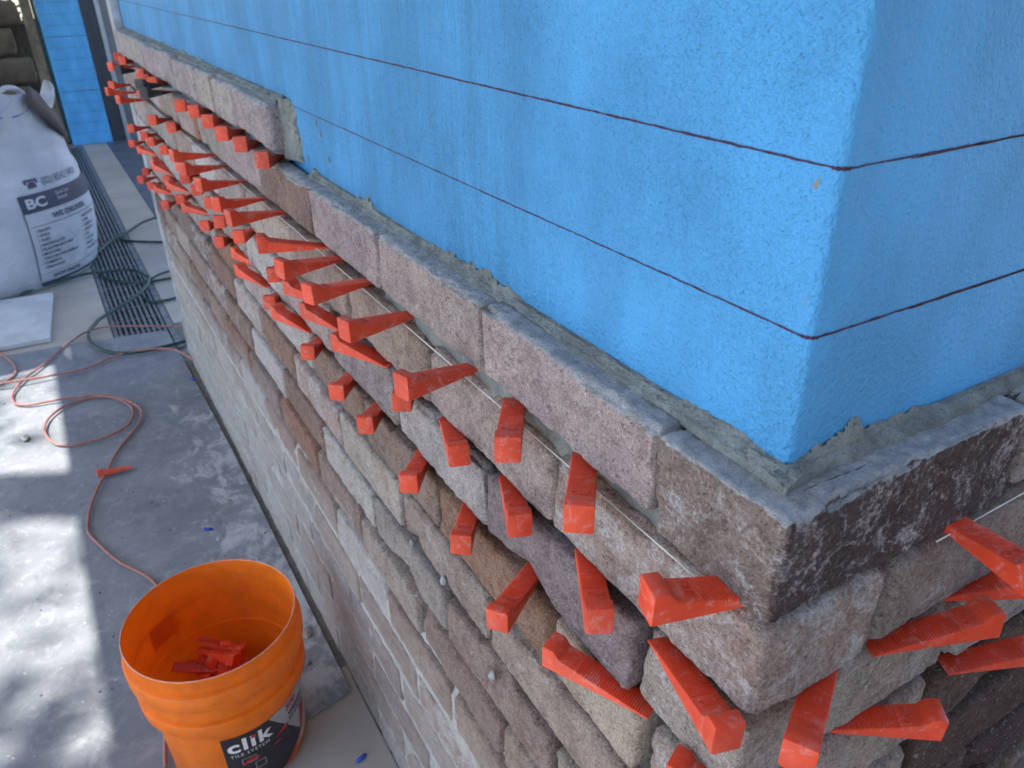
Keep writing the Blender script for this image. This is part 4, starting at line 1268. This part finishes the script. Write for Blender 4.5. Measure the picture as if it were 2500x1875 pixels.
# ------------------------------------------------------------------ patio roof and the tree beyond it (they throw the shade)
rf = thing('patio_roof', 'flat patio roof over the wall, extended for shade, unseen above the picture', 'roof')
MAT_SOFFIT = plain('soffit', (.62, .61, .58), .8, .2, .05, 3)
box('soffit', (-9.0, ROOF_X, ROOF_Y, .6, 2.56, 2.62), MAT_SOFFIT, rf)  # edge inferred from floor shadow; right end lengthened to dim right wall
box('soffit', (-13.0, -3.80, -4.2, ROOF_Y - .035, 2.56, 2.62), MAT_SOFFIT, rf)  # deeper far soffits, unseen, added to shade the stones, bag and board
box('soffit', (-13.0, -9.002, ROOF_Y - .033, 2, 2.56, 2.62), MAT_SOFFIT, rf)
fn = thing('shade_fence', 'unseen timber fence to the right, added to shade the right-hand wall', 'fence')  # added out of view to darken the right wall
MAT_TIMBER = plain('fence_timber', (.26, .21, .17), .85, .2, .3, 6, .003)
for i in range(34):
    box('paling', (2.30, 2.32, -1.2 + i * .15, -1.2 + i * .15 + .142, 0, 2.1), MAT_TIMBER, fn)
for z in (.4, 1.6): box('rail', (2.3215, 2.37, -1.2, 3.9, z, z + .07), MAT_TIMBER, fn)
box('fascia', (-3.798, ROOF_X, ROOF_Y - .03, ROOF_Y - .002, 2.50, 2.66), plain('fascia', (.3, .3, .31), .6), rf)
tr = thing('tree', 'spreading leafy tree beside the patio, left of the picture', 'tree', loc=(-4.6, -5.6, 0))
MAT_BARK = plain('bark', (.12, .09, .065), .9, .2, .3, 12, .02)
tube('trunk', [(0, 0, -.03), (.05, .1, 1.5), (.1, .3, 3.0), (0, .7, 4.6), (-.1, 1.0, 6.0)], .17, MAT_BARK, tr, 10)
for (a, b) in (((0.1, .3, 3.0), (1.6, 1.4, 5.6)), ((0, .7, 4.4), (-1.6, 1.6, 6.4)), ((0, .7, 4.6), (.6, 2.2, 6.8)), ((0.05, .2, 2.6), (-1.0, -1.2, 5.4)), ((-.1, 1, 6), (.3, 1.4, 8.0))):
    tube('limb', [a, tuple((a[i] * .5 + b[i] * .5) + (.15 if i == 2 else 0) for i in range(3)), b], .07, MAT_BARK, tr, 8)
lr = np.random.RandomState(4)
NC = 42
cl = lr.normal(size=(NC, 3)); cl /= np.linalg.norm(cl, axis=1)[:, None]
cl = cl * (lr.rand(NC, 1) ** .4) * np.array([2.9, 2.4, 1.9]) + np.array([0, 1.0, 6.6])
V = []; F = []
for c in cl:
    for q_ in range(110):
        p_ = c + lr.normal(size=3) * .20
        a_ = lr.normal(size=3); a_ /= np.linalg.norm(a_); b_ = np.cross(a_, lr.normal(size=3)); b_ /= np.linalg.norm(b_)
        L0 = .055 + .03 * lr.rand()
        b0 = len(V)
        V += [p_ - a_ * L0, p_ + b_ * L0 * .5, p_ + a_ * L0, p_ - b_ * L0 * .5]
        F.append((b0, b0 + 1, b0 + 2, b0 + 3))
obj('crown', V, F, MAT_LEAF, tr)
# garden shrub above the sandstone blocks, sunlit
sb = thing('shrub', 'sunlit leafy shrub on top of the sandstone blocks at the far left', 'shrub', loc=(-9.9, -.9, .9))
V = []; F = []
for q_ in range(2600):
    p_ = lr.normal(size=3) * np.array([.35, .8, .28]) + np.array([0, -.3, .45])
    a_ = lr.normal(size=3); a_ /= np.linalg.norm(a_); b_ = np.cross(a_, lr.normal(size=3)); b_ /= np.linalg.norm(b_)
    b0 = len(V); V += [p_ - a_ * .05, p_ + b_ * .02, p_ + a_ * .05, p_ - b_ * .02]; F.append((b0, b0 + 1, b0 + 2, b0 + 3))
obj('foliage', V, F, MAT_LEAF, sb)
tube('stem', [(0, 0, 0), (0, .1, .3), (.05, .1, .6)], .02, MAT_BARK, sb, 6)
# rendered garden wall across the open side, bounces light back like the real surroundings
